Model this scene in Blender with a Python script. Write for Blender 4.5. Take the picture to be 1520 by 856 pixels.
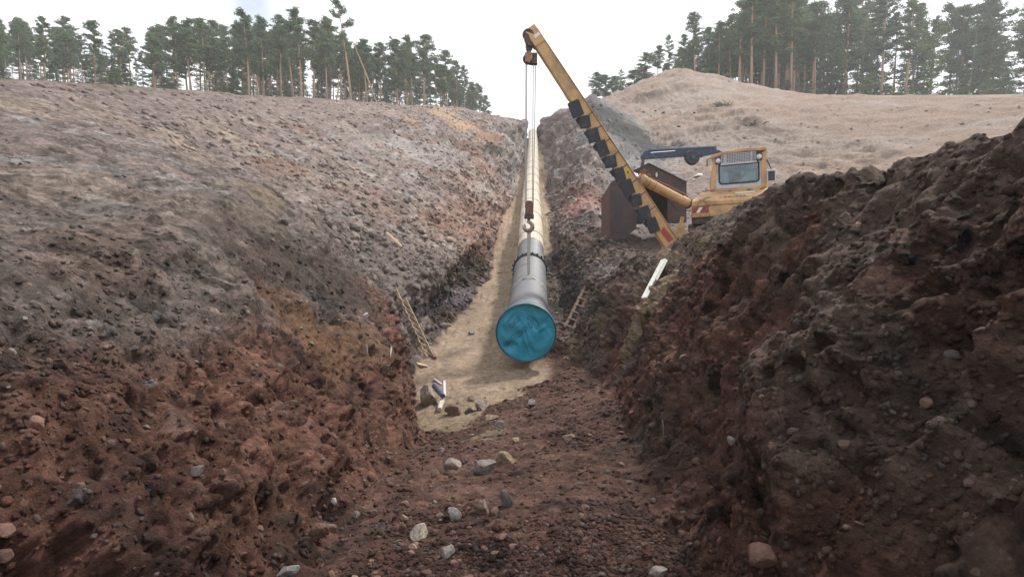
import bpy, bmesh, math, random
import numpy as np
from mathutils import Vector, Matrix

for o in list(bpy.data.objects):
    bpy.data.objects.remove(o, do_unlink=True)
SC = bpy.context.scene
COL = SC.collection
R = math.radians

# ------------------------------------------------------------------ camera
CZ = 1.6                       # eye height above the trench bottom
F = 860.0                      # focal length in photo pixels (photo is 1520 wide)
PITCH = math.atan(78.0 / F)    # looking slightly down
cam = bpy.data.cameras.new('camera')
cam.sensor_fit = 'HORIZONTAL'; cam.sensor_width = 36.0
cam.lens = 36.0 * F / 1520.0
cam.clip_start = 0.05; cam.clip_end = 3000
camo = bpy.data.objects.new('camera', cam); COL.objects.link(camo)
camo.location = (0, 0, CZ)
camo.rotation_euler = (math.pi / 2 - PITCH, 0, 0)
SC.camera = camo
cp0, sp0 = math.cos(PITCH), math.sin(PITCH)

# ------------------------------------------------------------------ world and sun
SUN_EL, SUN_AZ = 50.0, 42.0    # azimuth measured clockwise from straight ahead
world = bpy.data.worlds.new('World'); SC.world = world; world.use_nodes = True
nt = world.node_tree; nt.nodes.clear()
out = nt.nodes.new('ShaderNodeOutputWorld'); bg = nt.nodes.new('ShaderNodeBackground')
bg.inputs['Strength'].default_value = 0.10
sky = nt.nodes.new('ShaderNodeTexSky'); sky.sky_type = 'NISHITA'; sky.sun_disc = False
sky.sun_elevation = R(SUN_EL); sky.sun_rotation = R(SUN_AZ)
tc = nt.nodes.new('ShaderNodeTexCoord')
nz = nt.nodes.new('ShaderNodeTexNoise'); nz.inputs['Scale'].default_value = 2.3
nz.inputs['Detail'].default_value = 6; nz.inputs['Roughness'].default_value = 0.55
mp = nt.nodes.new('ShaderNodeMapping'); mp.inputs['Scale'].default_value = (1, 1, 2.2)
mp.inputs['Location'].default_value = (0.75, 0.3, 0.45)
ramp = nt.nodes.new('ShaderNodeValToRGB')
ramp.color_ramp.elements[0].position = 0.26; ramp.color_ramp.elements[0].color = (0.35, 0.35, 0.35, 1)
ramp.color_ramp.elements[1].position = 0.38; ramp.color_ramp.elements[1].color = (1, 1, 1, 1)
mixs = nt.nodes.new('ShaderNodeMix'); mixs.data_type = 'RGBA'
mixs.inputs['B'].default_value = (11.2, 11.4, 11.8, 1)
L = nt.links.new
L(tc.outputs['Generated'], mp.inputs['Vector']); L(mp.outputs['Vector'], nz.inputs['Vector'])
# one blue gap in the cloud, high on the left
vd = nt.nodes.new('ShaderNodeVectorMath'); vd.operation = 'DISTANCE'
gd = Vector(((372 - 760.0), F * cp0 + (428 - 2) * sp0, (428 - 2) * cp0 - F * sp0)).normalized()
vd.inputs[1].default_value = gd
L(tc.outputs['Generated'], vd.inputs[0])
ga = nt.nodes.new('ShaderNodeMath'); ga.operation = 'MULTIPLY_ADD'; ga.inputs[1].default_value = 0.16; L(nz.outputs['Fac'], ga.inputs[0]); L(vd.outputs['Value'], ga.inputs[2])
gm_ = nt.nodes.new('ShaderNodeMapRange'); gm_.inputs['From Min'].default_value = 0.09; gm_.inputs['From Max'].default_value = 0.15; gm_.inputs['To Min'].default_value = 0.42; gm_.inputs['To Max'].default_value = 1.0
L(ga.outputs[0], gm_.inputs['Value'])
gx = nt.nodes.new('ShaderNodeMath'); gx.operation = 'MULTIPLY'
L(nz.outputs['Fac'], ramp.inputs['Fac']); L(ramp.outputs['Color'], gx.inputs[0]); L(gm_.outputs['Result'], gx.inputs[1]); L(gx.outputs[0], mixs.inputs['Factor'])
L(sky.outputs['Color'], mixs.inputs['A']); L(mixs.outputs['Result'], bg.inputs['Color'])
L(bg.outputs['Background'], out.inputs['Surface'])
sun = bpy.data.lights.new('sun', 'SUN'); sun.energy = 4.3; sun.angle = R(6); sun.color = (1.0, 0.95, 0.88)
suno = bpy.data.objects.new('sun', sun); COL.objects.link(suno)
sd = Vector((math.sin(R(SUN_AZ)) * math.cos(R(SUN_EL)), math.cos(R(SUN_AZ)) * math.cos(R(SUN_EL)), math.sin(R(SUN_EL))))
suno.rotation_euler = sd.to_track_quat('Z', 'Y').to_euler(); suno.location = sd * 150
SC.view_settings.view_transform = 'Standard'; SC.view_settings.look = 'None'
SC.view_settings.gamma = 1.0; SC.view_settings.exposure = 0.27; SC.view_settings.use_curve_mapping = False
SC.render.engine = 'CYCLES'; SC.cycles.volume_bounces = 2
try:
    SC.cycles.use_denoising = True
except Exception:
    pass

# ------------------------------------------------------------------ helpers
cp_, sp_ = math.cos(PITCH), math.sin(PITCH)
def P(px, py, d):
    """world point at forward distance d (world Y) seen towards photo pixel px, py"""
    x = px - 760.0; u = -(py - 428.0)
    dy = F * cp_ + u * sp_
    dz = u * cp_ - F * sp_
    s = d / dy
    return Vector((x * s, d, CZ + dz * s))
def project(p):
    """photo pixels and depth of an (n,3) array"""
    x = p[:, 0]; y = p[:, 1]; z = p[:, 2] - CZ
    dep = y * cp_ - z * sp_
    v = y * sp_ + z * cp_
    dep_s = np.where(dep > 0.05, dep, 1e-3)
    return 760 + F * x / dep_s, 428 - F * v / dep_s, dep

def tag(o, label=None, cat=None, group=None, kind=None):
    if label: o['label'] = label
    if cat: o['category'] = cat
    if group: o['group'] = group
    if kind: o['kind'] = kind
    return o
def empty(name, loc=(0, 0, 0), rz=0.0):
    o = bpy.data.objects.new(name, None); COL.objects.link(o)
    o.location = loc; o.rotation_euler = (0, 0, rz); o.empty_display_size = 0.2
    return o
def link_mesh(name, me, mat=None, parent=None, smooth=False):
    o = bpy.data.objects.new(name, me); COL.objects.link(o)
    if mat is not None and not me.materials: me.materials.append(mat)
    if smooth:
        me.polygons.foreach_set('use_smooth', np.ones(len(me.polygons), dtype=bool))
    if parent is not None: o.parent = parent
    return o
def copy_tree(o, parent=None):
    c = o.copy(); COL.objects.link(c); c.parent = parent
    for ch in list(o.children): copy_tree(ch, c)
    return c

class MB:
    """collects faces for one mesh"""
    def __init__(s): s.v = []; s.f = []
    def add(s, vs, fs):
        b = len(s.v); s.v += [tuple(v) for v in vs]; s.f += [tuple(b + i for i in f) for f in fs]; return s
    def box(s, c, size, ax=None):
        c = Vector(c); hx, hy, hz = [k / 2 for k in size]
        X, Y, Z = ax if ax else (Vector((1, 0, 0)), Vector((0, 1, 0)), Vector((0, 0, 1)))
        vs = [c + X * (hx * a) + Y * (hy * b) + Z * (hz * d) for d in (-1, 1) for a, b in ((-1, -1), (1, -1), (1, 1), (-1, 1))]
        return s.add(vs, [(0, 3, 2, 1), (4, 5, 6, 7), (0, 1, 5, 4), (1, 2, 6, 5), (2, 3, 7, 6), (3, 0, 4, 7)])
    def bar(s, a, b, w, h, up=(0, 0, 1)):
        a = Vector(a); b = Vector(b); Z = (b - a).normalized(); up = Vector(up)
        X = up.cross(Z)
        if X.length < 1e-4: X = Vector((1, 0, 0)).cross(Z)
        X.normalize(); Y = Z.cross(X)
        return s.box((a + b) / 2, (w, h, (b - a).length), (X, Y, Z))
    def tube(s, pts, rad, n=8, caps=True):
        pts = [Vector(p) for p in pts]
        if not isinstance(rad, (list, tuple)): rad = [rad] * len(pts)
        up = None; rings = []; vs = []; fs = []
        for i, p in enumerate(pts):
            t = (pts[min(i + 1, len(pts) - 1)] - pts[max(i - 1, 0)]).normalized()
            if up is None:
                up = Vector((0, 0, 1)) if abs(t.z) < 0.9 else Vector((1, 0, 0))
            x = up.cross(t).normalized(); y = t.cross(x); up = y
            for k in range(n):
                a = 2 * math.pi * k / n
                vs.append(p + (x * math.cos(a) + y * math.sin(a)) * rad[i])
        for i in range(len(pts) - 1):
            for k in range(n):
                a = i * n + k; b = i * n + (k + 1) % n
                fs.append((a, b, b + n, a + n))
        if caps:
            fs.append(tuple(range(n - 1, -1, -1))); m = (len(pts) - 1) * n
            fs.append(tuple(m + k for k in range(n)))
        return s.add(vs, fs)
    def prism(s, poly, vec):
        """poly: 3d points, extruded by vec"""
        n = len(poly); vec = Vector(vec); a = [Vector(p) for p in poly]; b = [p + vec for p in a]
        nrm = Vector((0, 0, 0))
        for i in range(n): nrm += a[i].cross(a[(i + 1) % n])
        fl = nrm.dot(vec) > 0
        bot = tuple(range(n)); top = tuple(range(n, 2 * n))
        fs = [bot[::-1] if fl else bot, top if fl else top[::-1]]
        for i in range(n):
            j = (i + 1) % n
            fs.append((i, j, n + j, n + i) if fl else (j, i, n + i, n + j))
        return s.add(a + b, fs)
    def build(s, name, mat, parent=None, smooth=False, bevel=0.0, local=False):
        me = bpy.data.meshes.new(name)
        off = Vector((0, 0, 0))
        q = parent
        while q is not None and not local:
            off += q.location; q = q.parent
        me.from_pydata([(v[0] - off.x, v[1] - off.y, v[2] - off.z) for v in s.v], [], s.f)
        me.update()
        o = link_mesh(name, me, mat, parent, smooth)
        if bevel > 0:
            m = o.modifiers.new('bevel', 'BEVEL'); m.width = bevel; m.segments = 2; m.limit_method = 'ANGLE'
        return o

# ------------------------------------------------------------------ numpy noise
def _h(ix, iy, iz, seed):
    h = (ix.astype(np.uint32) * np.uint32(374761393) + iy.astype(np.uint32) * np.uint32(668265263)
         + iz.astype(np.uint32) * np.uint32(2246822519) + np.uint32((seed * 3266489917) & 0xffffffff))
    h = (h ^ (h >> np.uint32(13))) * np.uint32(1274126177)
    h = h ^ (h >> np.uint32(16))
    h = h * np.uint32(2654435761)
    return (h ^ (h >> np.uint32(15))).astype(np.float32) * np.float32(1 / 4294967296.0)
def vnoise(x, y, z, seed=0):
    """value noise in -1..1"""
    fx, fy, fz = np.floor(x), np.floor(y), np.floor(z)
    ix, iy, iz = fx.astype(np.int64), fy.astype(np.int64), fz.astype(np.int64)
    tx, ty, tz = (x - fx).astype(np.float32), (y - fy).astype(np.float32), (z - fz).astype(np.float32)
    tx = tx * tx * (3 - 2 * tx); ty = ty * ty * (3 - 2 * ty); tz = tz * tz * (3 - 2 * tz)
    r = 0
    for dx in (0, 1):
        wx = tx if dx else 1 - tx
        for dy in (0, 1):
            wy = ty if dy else 1 - ty
            for dz in (0, 1):
                wz = tz if dz else 1 - tz
                r = r + wx * wy * wz * _h(ix + dx, iy + dy, iz + dz, seed)
    return r * 2 - 1
def fbm(x, y, z, octs=4, seed=0, gain=0.5):
    a, r, t = 1.0, 0, 0
    for i in range(octs):
        r = r + a * vnoise(x * 2 ** i + 17.3 * i, y * 2 ** i - 9.1 * i, z * 2 ** i + 4.7 * i, seed + i); t += a; a *= gain
    return r / t
def worley(x, y, z, seed=0):
    """F1 distance and a random value of the nearest cell"""
    fx, fy, fz = np.floor(x - 0.5), np.floor(y - 0.5), np.floor(z - 0.5)
    best = np.full(x.shape, 9.0, np.float32); val = np.zeros(x.shape, np.float32)
    for dx in (0, 1):
        for dy in (0, 1):
            for dz in (0, 1):
                cx, cy, cz = fx + dx, fy + dy, fz + dz
                ix, iy, iz = cx.astype(np.int64), cy.astype(np.int64), cz.astype(np.int64)
                ha = _h(ix, iy, iz, seed)
                d = (cx + ha - x) ** 2 + (cy + _h(ix, iy, iz, seed + 1) - y) ** 2 + (cz + _h(ix, iy, iz, seed + 2) - z) ** 2
                m = d < best
                best = np.where(m, d, best).astype(np.float32); val = np.where(m, (ha * 7.31) % 1.0, val)
    return np.sqrt(best), val
def sstep(a, b, x):
    t = np.clip((x - a) / (b - a), 0, 1); return t * t * (3 - 2 * t)

# ------------------------------------------------------------------ materials
MATS = {}
def mat_base(name):
    m = bpy.data.materials.new(name); m.use_nodes = True
    n = m.node_tree.nodes; bsdf = n['Principled BSDF']
    return m, m.node_tree, bsdf
def simple(name, col, rough=0.6, metal=0.0, var=0.18, scale=6.0, bump=0.0, bscale=40.0, dirt=None, dirt_amt=0.4, spec=0.4):
    """painted / raw surface with mottled colour, optional dirt patches and fine relief"""
    if name in MATS: return MATS[name]
    m, t, b = mat_base(name)
    tcn = t.nodes.new('ShaderNodeTexCoord')
    n1 = t.nodes.new('ShaderNodeTexNoise'); n1.inputs['Scale'].default_value = scale; n1.inputs['Detail'].default_value = 8
    n1.inputs['Roughness'].default_value = 0.65
    t.links.new(tcn.outputs['Object'], n1.inputs['Vector'])
    mx = t.nodes.new('ShaderNodeMix'); mx.data_type = 'RGBA'
    mx.inputs['A'].default_value = (*[c * (1 - var) for c in col], 1)
    mx.inputs['B'].default_value = (*[min(1, c * (1 + var)) for c in col], 1)
    t.links.new(n1.outputs['Fac'], mx.inputs['Factor'])
    last = mx.outputs['Result']
    if dirt:
        n2 = t.nodes.new('ShaderNodeTexNoise'); n2.inputs['Scale'].default_value = scale * 0.6; n2.inputs['Detail'].default_value = 10
        n2.inputs['Roughness'].default_value = 0.7
        t.links.new(tcn.outputs['Object'], n2.inputs['Vector'])
        rp = t.nodes.new('ShaderNodeValToRGB')
        rp.color_ramp.elements[0].position = 0.62 - dirt_amt * 0.4; rp.color_ramp.elements[0].color = (0, 0, 0, 1)
        rp.color_ramp.elements[1].position = 0.72 - dirt_amt * 0.2; rp.color_ramp.elements[1].color = (0.85, 0.85, 0.85, 1)
        t.links.new(n2.outputs['Fac'], rp.inputs['Fac'])
        m2 = t.nodes.new('ShaderNodeMix'); m2.data_type = 'RGBA'; m2.inputs['B'].default_value = (*dirt, 1)
        t.links.new(rp.outputs['Color'], m2.inputs['Factor']); t.links.new(last, m2.inputs['A'])
        last = m2.outputs['Result']
    t.links.new(last, b.inputs['Base Color'])
    b.inputs['Roughness'].default_value = rough; b.inputs['Metallic'].default_value = metal
    b.inputs['Specular IOR Level'].default_value = spec
    if bump > 0:
        n3 = t.nodes.new('ShaderNodeTexNoise'); n3.inputs['Scale'].default_value = bscale; n3.inputs['Detail'].default_value = 5
        t.links.new(tcn.outputs['Object'], n3.inputs['Vector'])
        bp = t.nodes.new('ShaderNodeBump'); bp.inputs['Strength'].default_value = bump; bp.inputs['Distance'].default_value = 0.02
        t.links.new(n3.outputs['Fac'], bp.inputs['Height']); t.links.new(bp.outputs['Normal'], b.inputs['Normal'])
    MATS[name] = m
    return m

# ------------------------------------------------------------------ the ground: a loft of long lines running up the hill
# every line: (distance, X, Z relative to the eye)
LN = {}
LN['A0'] = [(-6, -140, 3), (30, -140, 12), (60, -140, 16), (100, -140, 27), (160, -140, 38), (400, -140, 40)]
LN['OL'] = [(-6, -45, 1.5), (10, -45, 3.5), (20, -45, 6), (45, -45, 10.2), (60, -45, 13.2), (80, -45, 17.8), (110, -45, 24.6), (140, -45, 30), (400, -50, 40)]
LN['TL'] = [(-6, -9, 0.8), (3, -9, 1.2), (10, -11, 2.7), (20, -12.5, 5.0), (28, -12.7, 6.6), (42, -9.2, 9.3), (60, -4.2, 12.6), (75, 1.2, 14.1), (90, -3, 16.6), (110, -8, 21.3), (140, -10, 26.5), (400, -20, 40)]
LN['M2'] = [(-6, -2.7, 0.0), (3, -2.6, -0.2), (5, -3.0, -0.05), (7, -3.5, 0.35), (10, -4.4, 0.9), (14.5, -4.7, 0.3), (19, -4.6, 1.2), (24, -4.3, 2.1), (31, -4.0, 4.2), (45, -3.6, 8.3), (60, -1.5, 12.0), (75, 1.25, 14.0), (90, -1, 15.5), (110, -4, 17), (140, -4, 17), (400, 0, 5)]
LN['M1'] = [(-6, -1.7, -0.8), (3, -1.7, -0.9), (6, -1.95, -1.2), (8.5, -1.8, -1.75), (10, -2.0, -1.6), (11.2, -2.3, -1.5), (14.5, -2.95, -1.35), (17, -2.3, -0.95), (19, -1.95, -0.6), (24, -1.55, 0.2), (28, -1.3, 1.7), (33, -1.1, 3.4), (38, -0.9, 4.6), (45, -0.7, 6.9), (60, 0.5, 11.1), (75, 1.4, 13.7), (90, 1, 14), (110, 1, 13), (140, 1, 11), (400, 2, -10)]
LN['FL'] = [(-6, -1.0, -1.5), (2, -1.0, -1.6), (3.2, -1.05, -1.7), (4.2, -1.0, -1.85), (6, -1.1, -2.3), (8.5, -1.3, -3.0), (10, -1.75, -3.2), (13, -2.15, -3.12), (14.5, -2.1, -2.95), (17, -1.45, -2.5), (21, -1.03, -1.65), (23, -0.85, -1.1), (28, -0.49, 0.6), (33, -0.1, 1.75), (44, 0.6, 4.5), (63, 1.45, 9.65), (72, 1.7, 11.85), (80, 1.9, 12.5), (90, 2, 12), (140, 2, 8), (400, 3, -14)]
LN['FR'] = [(-6, 1.1, -1.5), (2, 0.95, -1.6), (3, 0.88, -1.62), (4, 0.95, -1.72), (6, 1.2, -2.0), (8.5, 1.5, -2.35), (11, 1.7, -2.8), (13, 1.66, -2.98), (15, 1.6, -2.75), (17, 1.54, -2.4), (21, 1.6, -1.6), (23, 1.65, -1.1), (28, 1.8, 0.6), (33, 2.0, 1.75), (44, 2.66, 4.5), (63, 3.15, 9.65), (72, 3.35, 11.85), (80, 3.5, 12.5), (90, 3.5, 12), (140, 3.5, 8), (400, 4, -14)]
LN['N1'] = [(-6, 1.7, -0.6), (3, 1.5, -0.6), (5.5, 1.75, -0.7), (9, 2.2, -1.1), (12, 2.4, -1.25), (15, 2.35, -1.4), (17, 2.25, -1.4), (21, 2.3, -0.6), (28, 2.6, 1.3), (33, 2.9, 2.7), (44, 3.5, 6.0), (52, 3.9, 8.5), (63, 3.8, 11.3), (72, 3.6, 12.9), (80, 3.7, 13.2), (90, 3.8, 13), (140, 4, 10), (400, 5, -12)]
LN['N2'] = [(-6, 2.6, 0.6), (3, 2.4, 0.5), (5.5, 2.55, 0.42), (9, 3.05, -0.05), (12, 3.35, -0.32), (14, 3.5, -0.5), (17, 3.5, -0.6), (21, 3.6, -0.3), (25, 3.6, 0.5), (28, 3.7, 1.7), (33, 4.0, 3.6), (44, 4.6, 7.5), (52, 5.2, 10.5), (63, 4.6, 12.8), (72, 3.9, 13.4), (80, 4.2, 13.8), (90, 4.5, 13.6), (140, 6, 12), (400, 6, -8)]
LN['N3'] = [(-6, 4.5, 0.3), (3, 4.3, 0.3), (6, 4.2, 0.55), (9, 4.2, 0.8), (12, 4.55, 0.5), (14, 4.55, 0.15), (15.8, 4.7, -0.5), (21, 5.0, -0.65), (25, 5.6, -0.2), (28, 5.9, 0.8), (33, 6.0, 3.4), (44, 6.2, 8.7), (52, 7.0, 12.0), (63, 6.4, 13.5), (72, 4.8, 13.9), (80, 5.2, 14.2), (90, 5.5, 14.2), (140, 10, 16), (400, 15, 10)]
LN['N4'] = [(-6, 9, 0.2), (9, 9, 0.6), (12, 9, 0.5), (14, 9, 0.2), (15.8, 9, -0.55), (21, 9.5, -0.6), (25, 10, 0.5), (28, 10, 1.6), (33, 10, 3.1), (44, 11, 6.0), (52, 12.5, 9.2), (63, 13, 12.8), (72, 12.5, 16.2), (80, 12.3, 18.4), (90, 13, 19), (140, 18, 24), (400, 30, 30)]
LN['N5'] = [(-6, 20, 1), (17, 20, 1.3), (25, 20, 3), (33, 20, 5), (44, 19, 8.4), (52, 19.5, 11.4), (63, 20, 15.4), (72, 21, 19.4), (80, 22, 22.2), (90, 23, 23.0), (140, 30, 28), (400, 50, 40)]
LN['N6'] = [(-6, 40, 2), (20, 40, 6), (44, 40, 10.5), (63, 40, 14.6), (80, 40, 18.6), (95, 42, 20.8), (120, 45, 23), (400, 60, 40)]
LN['Z0'] = [(-6, 140, 4), (30, 140, 12), (60, 140, 16), (100, 140, 21), (400, 150, 40)]
ORDER = ['A0', 'OL', 'TL', 'M2', 'M1', 'FL', 'FR', 'N1', 'N2', 'N3', 'N4', 'N5', 'N6', 'Z0']
NCOL = [20, 60, 250, 150, 120, 170, 120, 140, 90, 80, 90, 50, 20]

def pchip(xk, yk, x):
    xk = np.asarray(xk, float); yk = np.asarray(yk, float)
    h = np.diff(xk); dl = np.diff(yk, axis=0) / (h if yk.ndim == 1 else h[:, None])
    m = np.zeros_like(yk)
    hh = h if yk.ndim == 1 else h[:, None]
    w1 = 2 * hh[1:] + hh[:-1]; w2 = hh[1:] + 2 * hh[:-1]
    ok = dl[:-1] * dl[1:] > 0
    with np.errstate(divide='ignore', invalid='ignore'):
        mm = (w1 + w2) / (w1 / dl[:-1] + w2 / dl[1:])
    m[1:-1] = np.where(ok, mm, 0); m[0] = dl[0]; m[-1] = dl[-1]
    i = np.clip(np.searchsorted(xk, x) - 1, 0, len(h) - 1)
    t = (x - xk[i]) / h[i]; hi = h[i]
    if yk.ndim > 1: t = t[:, None]; hi = hi[:, None]
    return ((1 + 2 * t) * (1 - t) ** 2) * yk[i] + (t * (1 - t) ** 2) * hi * m[i] + (t * t * (3 - 2 * t)) * yk[i + 1] + (t * t * (t - 1)) * hi * m[i + 1]

rows = np.concatenate([np.linspace(-6, 1.2, 36)[:-1], np.geomspace(1.2, 2.2, 50)[:-1], np.geomspace(2.2, 14, 400)[:-1], np.geomspace(14, 40, 150)[:-1], np.geomspace(40, 95, 90)[:-1], np.geomspace(95, 400, 30)])
ucol = np.concatenate([np.linspace(i, i + 1, n, endpoint=False) for i, n in enumerate(NCOL)] + [[len(NCOL)]])
NR, NC = len(rows), len(ucol)
KX = np.zeros((NR, len(ORDER))); KZ = np.zeros((NR, len(ORDER)))
for j, k in enumerate(ORDER):
    a = np.array(LN[k], float)
    KX[:, j] = pchip(a[:, 0], a[:, 1], rows); KZ[:, j] = pchip(a[:, 0], a[:, 2], rows) + CZ
ku = np.arange(len(ORDER), dtype=float)
GX = pchip(ku, KX.T, ucol).T
GZ = 0.35 * pchip(ku, KZ.T, ucol).T
lin_i = np.clip(ucol.astype(int), 0, len(ORDER) - 2); lin_t = ucol - lin_i
GZ += 0.65 * (KZ[:, lin_i] * (1 - lin_t) + KZ[:, lin_i + 1] * lin_t)
GX = 0.35 * GX + 0.65 * (KX[:, lin_i] * (1 - lin_t) + KX[:, lin_i + 1] * lin_t)
GY = np.repeat(rows[:, None], NC, 1)
U = np.repeat(ucol[None, :], NR, 0)
def normals(X, Y, Z):
    du = np.stack([np.gradient(X, axis=1), np.gradient(Y, axis=1), np.gradient(Z, axis=1)], -1)
    dv = np.stack([np.gradient(X, axis=0), np.gradient(Y, axis=0), np.gradient(Z, axis=0)], -1)
    n = np.cross(du, dv); n /= np.linalg.norm(n, axis=-1, keepdims=True) + 1e-9
    return n
NRM = normals(GX, GY, GZ)
SP = np.maximum(np.hypot(np.gradient(GX, axis=1), np.gradient(GZ, axis=1)), 0.3 * np.gradient(GY, axis=0))   # grid spacing
S = np.cumsum(np.hypot(np.diff(GX, axis=1, prepend=GX[:, :1]), np.diff(GZ, axis=1, prepend=GZ[:, :1])), axis=1)
S = S - S[:, [int(np.argmin(abs(ucol - 5.5)))]]          # arc length across, zero on the trench floor

def ramp_u(pts): return np.interp(ucol, [p[0] for p in pts], [p[1] for p in pts])[None, :]
# where the soil is rough: 0 smooth sand .. 1 raw broken wall
D = GY
sand_edge = 8.9 + 5.2 * np.clip(U - 5, 0, 1) ** 1.6 + 0.5 * vnoise(GX * 1.3, GY * 1.3, GZ * 0 + 3, 5) + 0.25 * vnoise(GX * 4, GY * 4, GZ * 0, 6)
ulim = 5.74 + .22 * sstep(19, 27, D)
on_floor = sstep(4.9, 5.04, U + 0.10 * vnoise(GX, GY * 0.8, GZ, 8) + .08 * vnoise(GX * 4, GY * 3, GZ * 3, 18)) * (1 - sstep(-.05, .08, U - ulim + 0.10 * vnoise(GX, GY * 0.8, GZ, 9) + .06 * vnoise(GX * 4, GY * 3, GZ * 3, 19)))
SAND = on_floor * sstep(-0.25, 0.25, D - sand_edge)
rough = ramp_u([(0, .3), (2, .45), (3, .75), (4, 1.0), (4.7, 1.0), (5.05, .62), (5.95, .62), (6.3, 1.0), (7.6, 1.0), (8.2, .9), (9, .6), (10, .55), (11, .6), (13, .4)]) * np.ones_like(U)
rough = rough * (1 - 0.93 * SAND)
def lod(wl): return sstep(0.9, 2.6, wl / np.maximum(SP, 1e-4))
far = sstep(14, 40, D)
disp = np.zeros_like(GX)
wallm = np.clip(ramp_u([(3, 0), (3.4, .7), (4, 1), (4.9, .8), (5.1, 0), (5.9, 0), (6.1, .8), (7, 1), (7.8, .8), (8.2, .3), (9, .1)]), 0, 1) * np.ones_like(U)
rightm = sstep(6.0, 6.3, U) * (1 - sstep(8.0, 9.0, U))
# big lumps
disp += rough * (0.22 + 0.45 * far) * lod(1.6) * fbm(GX / 1.7, GY / 1.9, GZ / 1.5, 3, 11) * (0.35 + 0.65 * wallm + 0.5 * far)
disp += rough * 0.5 * sstep(30, 60, D) * fbm(GX / 6, GY / 6, GZ / 5, 2, 15)
# streaks running down the slopes
st = fbm(GY / (0.33 + 0.03 * D), S / 2.6, GX * 0, 3, 21)
disp += rough * (0.07 + 0.07 * far) * lod(0.5) * st * (0.5 + 0.5 * wallm)
# bucket-tooth grooves on the steep cuts
gr = vnoise(GY / 0.26 + 0.5 * vnoise(GX, GY, GZ, 2), S / 2.6, GX * 0, 23)
disp += rough * wallm * (1 - far) * (0.05 + 0.15 * rightm) * np.abs(gr) * -1
# crumbly soil: convex clods of many sizes with sharp gaps
wx_ = 0.10 * vnoise(GX / 0.3, GY / 0.3, GZ / 0.3, 28); wy_ = 0.10 * vnoise(GX / 0.3 + 9, GY / 0.3, GZ / 0.3, 29)
for wl, am, sd_ in ((0.8, 0.13, 31), (0.36, 0.07, 32), (0.15, 0.03, 33)):
    disp += rough * am * lod(wl) * vnoise(GX / wl, GY / wl, GZ / wl, sd_) * (0.6 + 0.4 * wallm + 0.3 * far)
patchy = np.clip(0.55 + 1.5 * fbm(GX / 1.1, GY / 1.3, GZ / 0.9, 2, 25), 0.25, 1.7)
patchy2 = np.clip(0.7 + 1.4 * fbm(GX / 0.7 + 4, GY / 0.8, GZ / 0.6, 2, 27), 0.55, 1.9)
TONE = np.zeros_like(GX)
for wl, am, ta, sd_ in ((0.62, 0.15, .20, 101), (0.27, 0.085, .32, 104), (0.12, 0.048, .34, 107), (0.058, 0.026, .32, 110)):
    f1, cv = worley((GX + wx_ * wl * 3) / wl, (GY + wy_ * wl * 3) / wl, GZ / wl, sd_)
    ld = lod(wl)
    disp += rough * am * ld * (0.62 - f1 * 1.15) * (0.25 + 1.25 * cv) * (0.6 + 0.4 * wallm) * (patchy if wl > .2 else patchy2)
    TONE += ta * (cv - .5) * 2 * np.maximum(ld, .3 * (wl > .2)) * np.clip(rough * 1.3, .12, 1)
# hollows where clods have fallen out
f1, cv = worley(GX / 0.48, GY / 0.55, GZ / 0.42, 121)
disp -= rough * wallm * 0.20 * lod(.4) * np.where(cv < .2, np.clip(1 - f1 / .42, 0, 1) ** .6, 0)
f1, cv = worley(GX / 0.24, GY / 0.28, GZ / 0.2, 125)
disp -= rough * wallm * 0.11 * lod(.22) * np.where(cv < .22, np.clip(1 - f1 / .42, 0, 1) ** .6, 0)
# undercut ledge on the far left foot
ul = sstep(15, 16.5, D) * (1 - sstep(22.5, 25, D)) * (0.7 + 0.5 * vnoise(GX, GY / 1.1, GZ, 129))
disp -= 0.42 * ul * np.exp(-((U - 4.55) / .2) ** 2); disp += 0.22 * ul * np.exp(-((U - 4.1) / .13) ** 2)
# embedded lumps and stones
STONE = np.zeros_like(GX); STV = np.zeros_like(GX)
for wl, am, thr, sd_ in ((0.34, 0.08, 0.965, 41), (0.17, 0.06, 0.88, 44), (0.095, 0.042, 0.70, 47)):
    f1, cv = worley(GX / wl, GY / wl, GZ / wl, sd_)
    b_ = np.where(cv > thr, np.clip(1 - f1 / 0.52, 0, 1), 0)
    b_ = np.sqrt(b_) * lod(wl)
    disp += rough * am * b_
    pit = np.where(cv < 0.22, np.clip(1 - f1 / 0.5, 0, 1), 0) * lod(wl)
    disp -= rough * am * 1.9 * pit * (0.25 + 0.75 * wallm)
    hit = (b_ > 0.3) & (b_ * (thr < 1) > STONE)
    STV = np.where(hit, (cv - thr) / (1 - thr), STV); STONE = np.maximum(STONE, b_ * (rough > 0.35))
# coarser rubble on the far slopes
for wl, am, sd_ in ((1.3, 0.26, 51), (0.6, 0.21, 54), (0.3, 0.13, 57), (0.15, 0.06, 58)):
    f1, cv = worley(GX / wl, GY / wl * 0.7, GZ / wl, sd_)
    disp += rough * far * am * lod(wl) * (0.62 - f1 * 1.15) * (0.2 + 1.3 * cv)
# gullies washed into the hill
hillm = sstep(9.8, 10.3, U) * sstep(26, 34, D) * (1 - sstep(78, 88, D))
gul = fbm(GX / 1.6 + 0.35 * GY + 0.8 * vnoise(GX / 5, GY / 5, GZ / 5, 70), GY / 16, GZ * 0, 3, 71)
disp -= hillm * 0.55 * np.clip(np.abs(gul) * -1 + .28, 0, 1)
disp += hillm * 0.16 * lod(.8) * fbm(GX / 0.9, GY / 0.9, GZ / 0.9, 3, 73)
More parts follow.
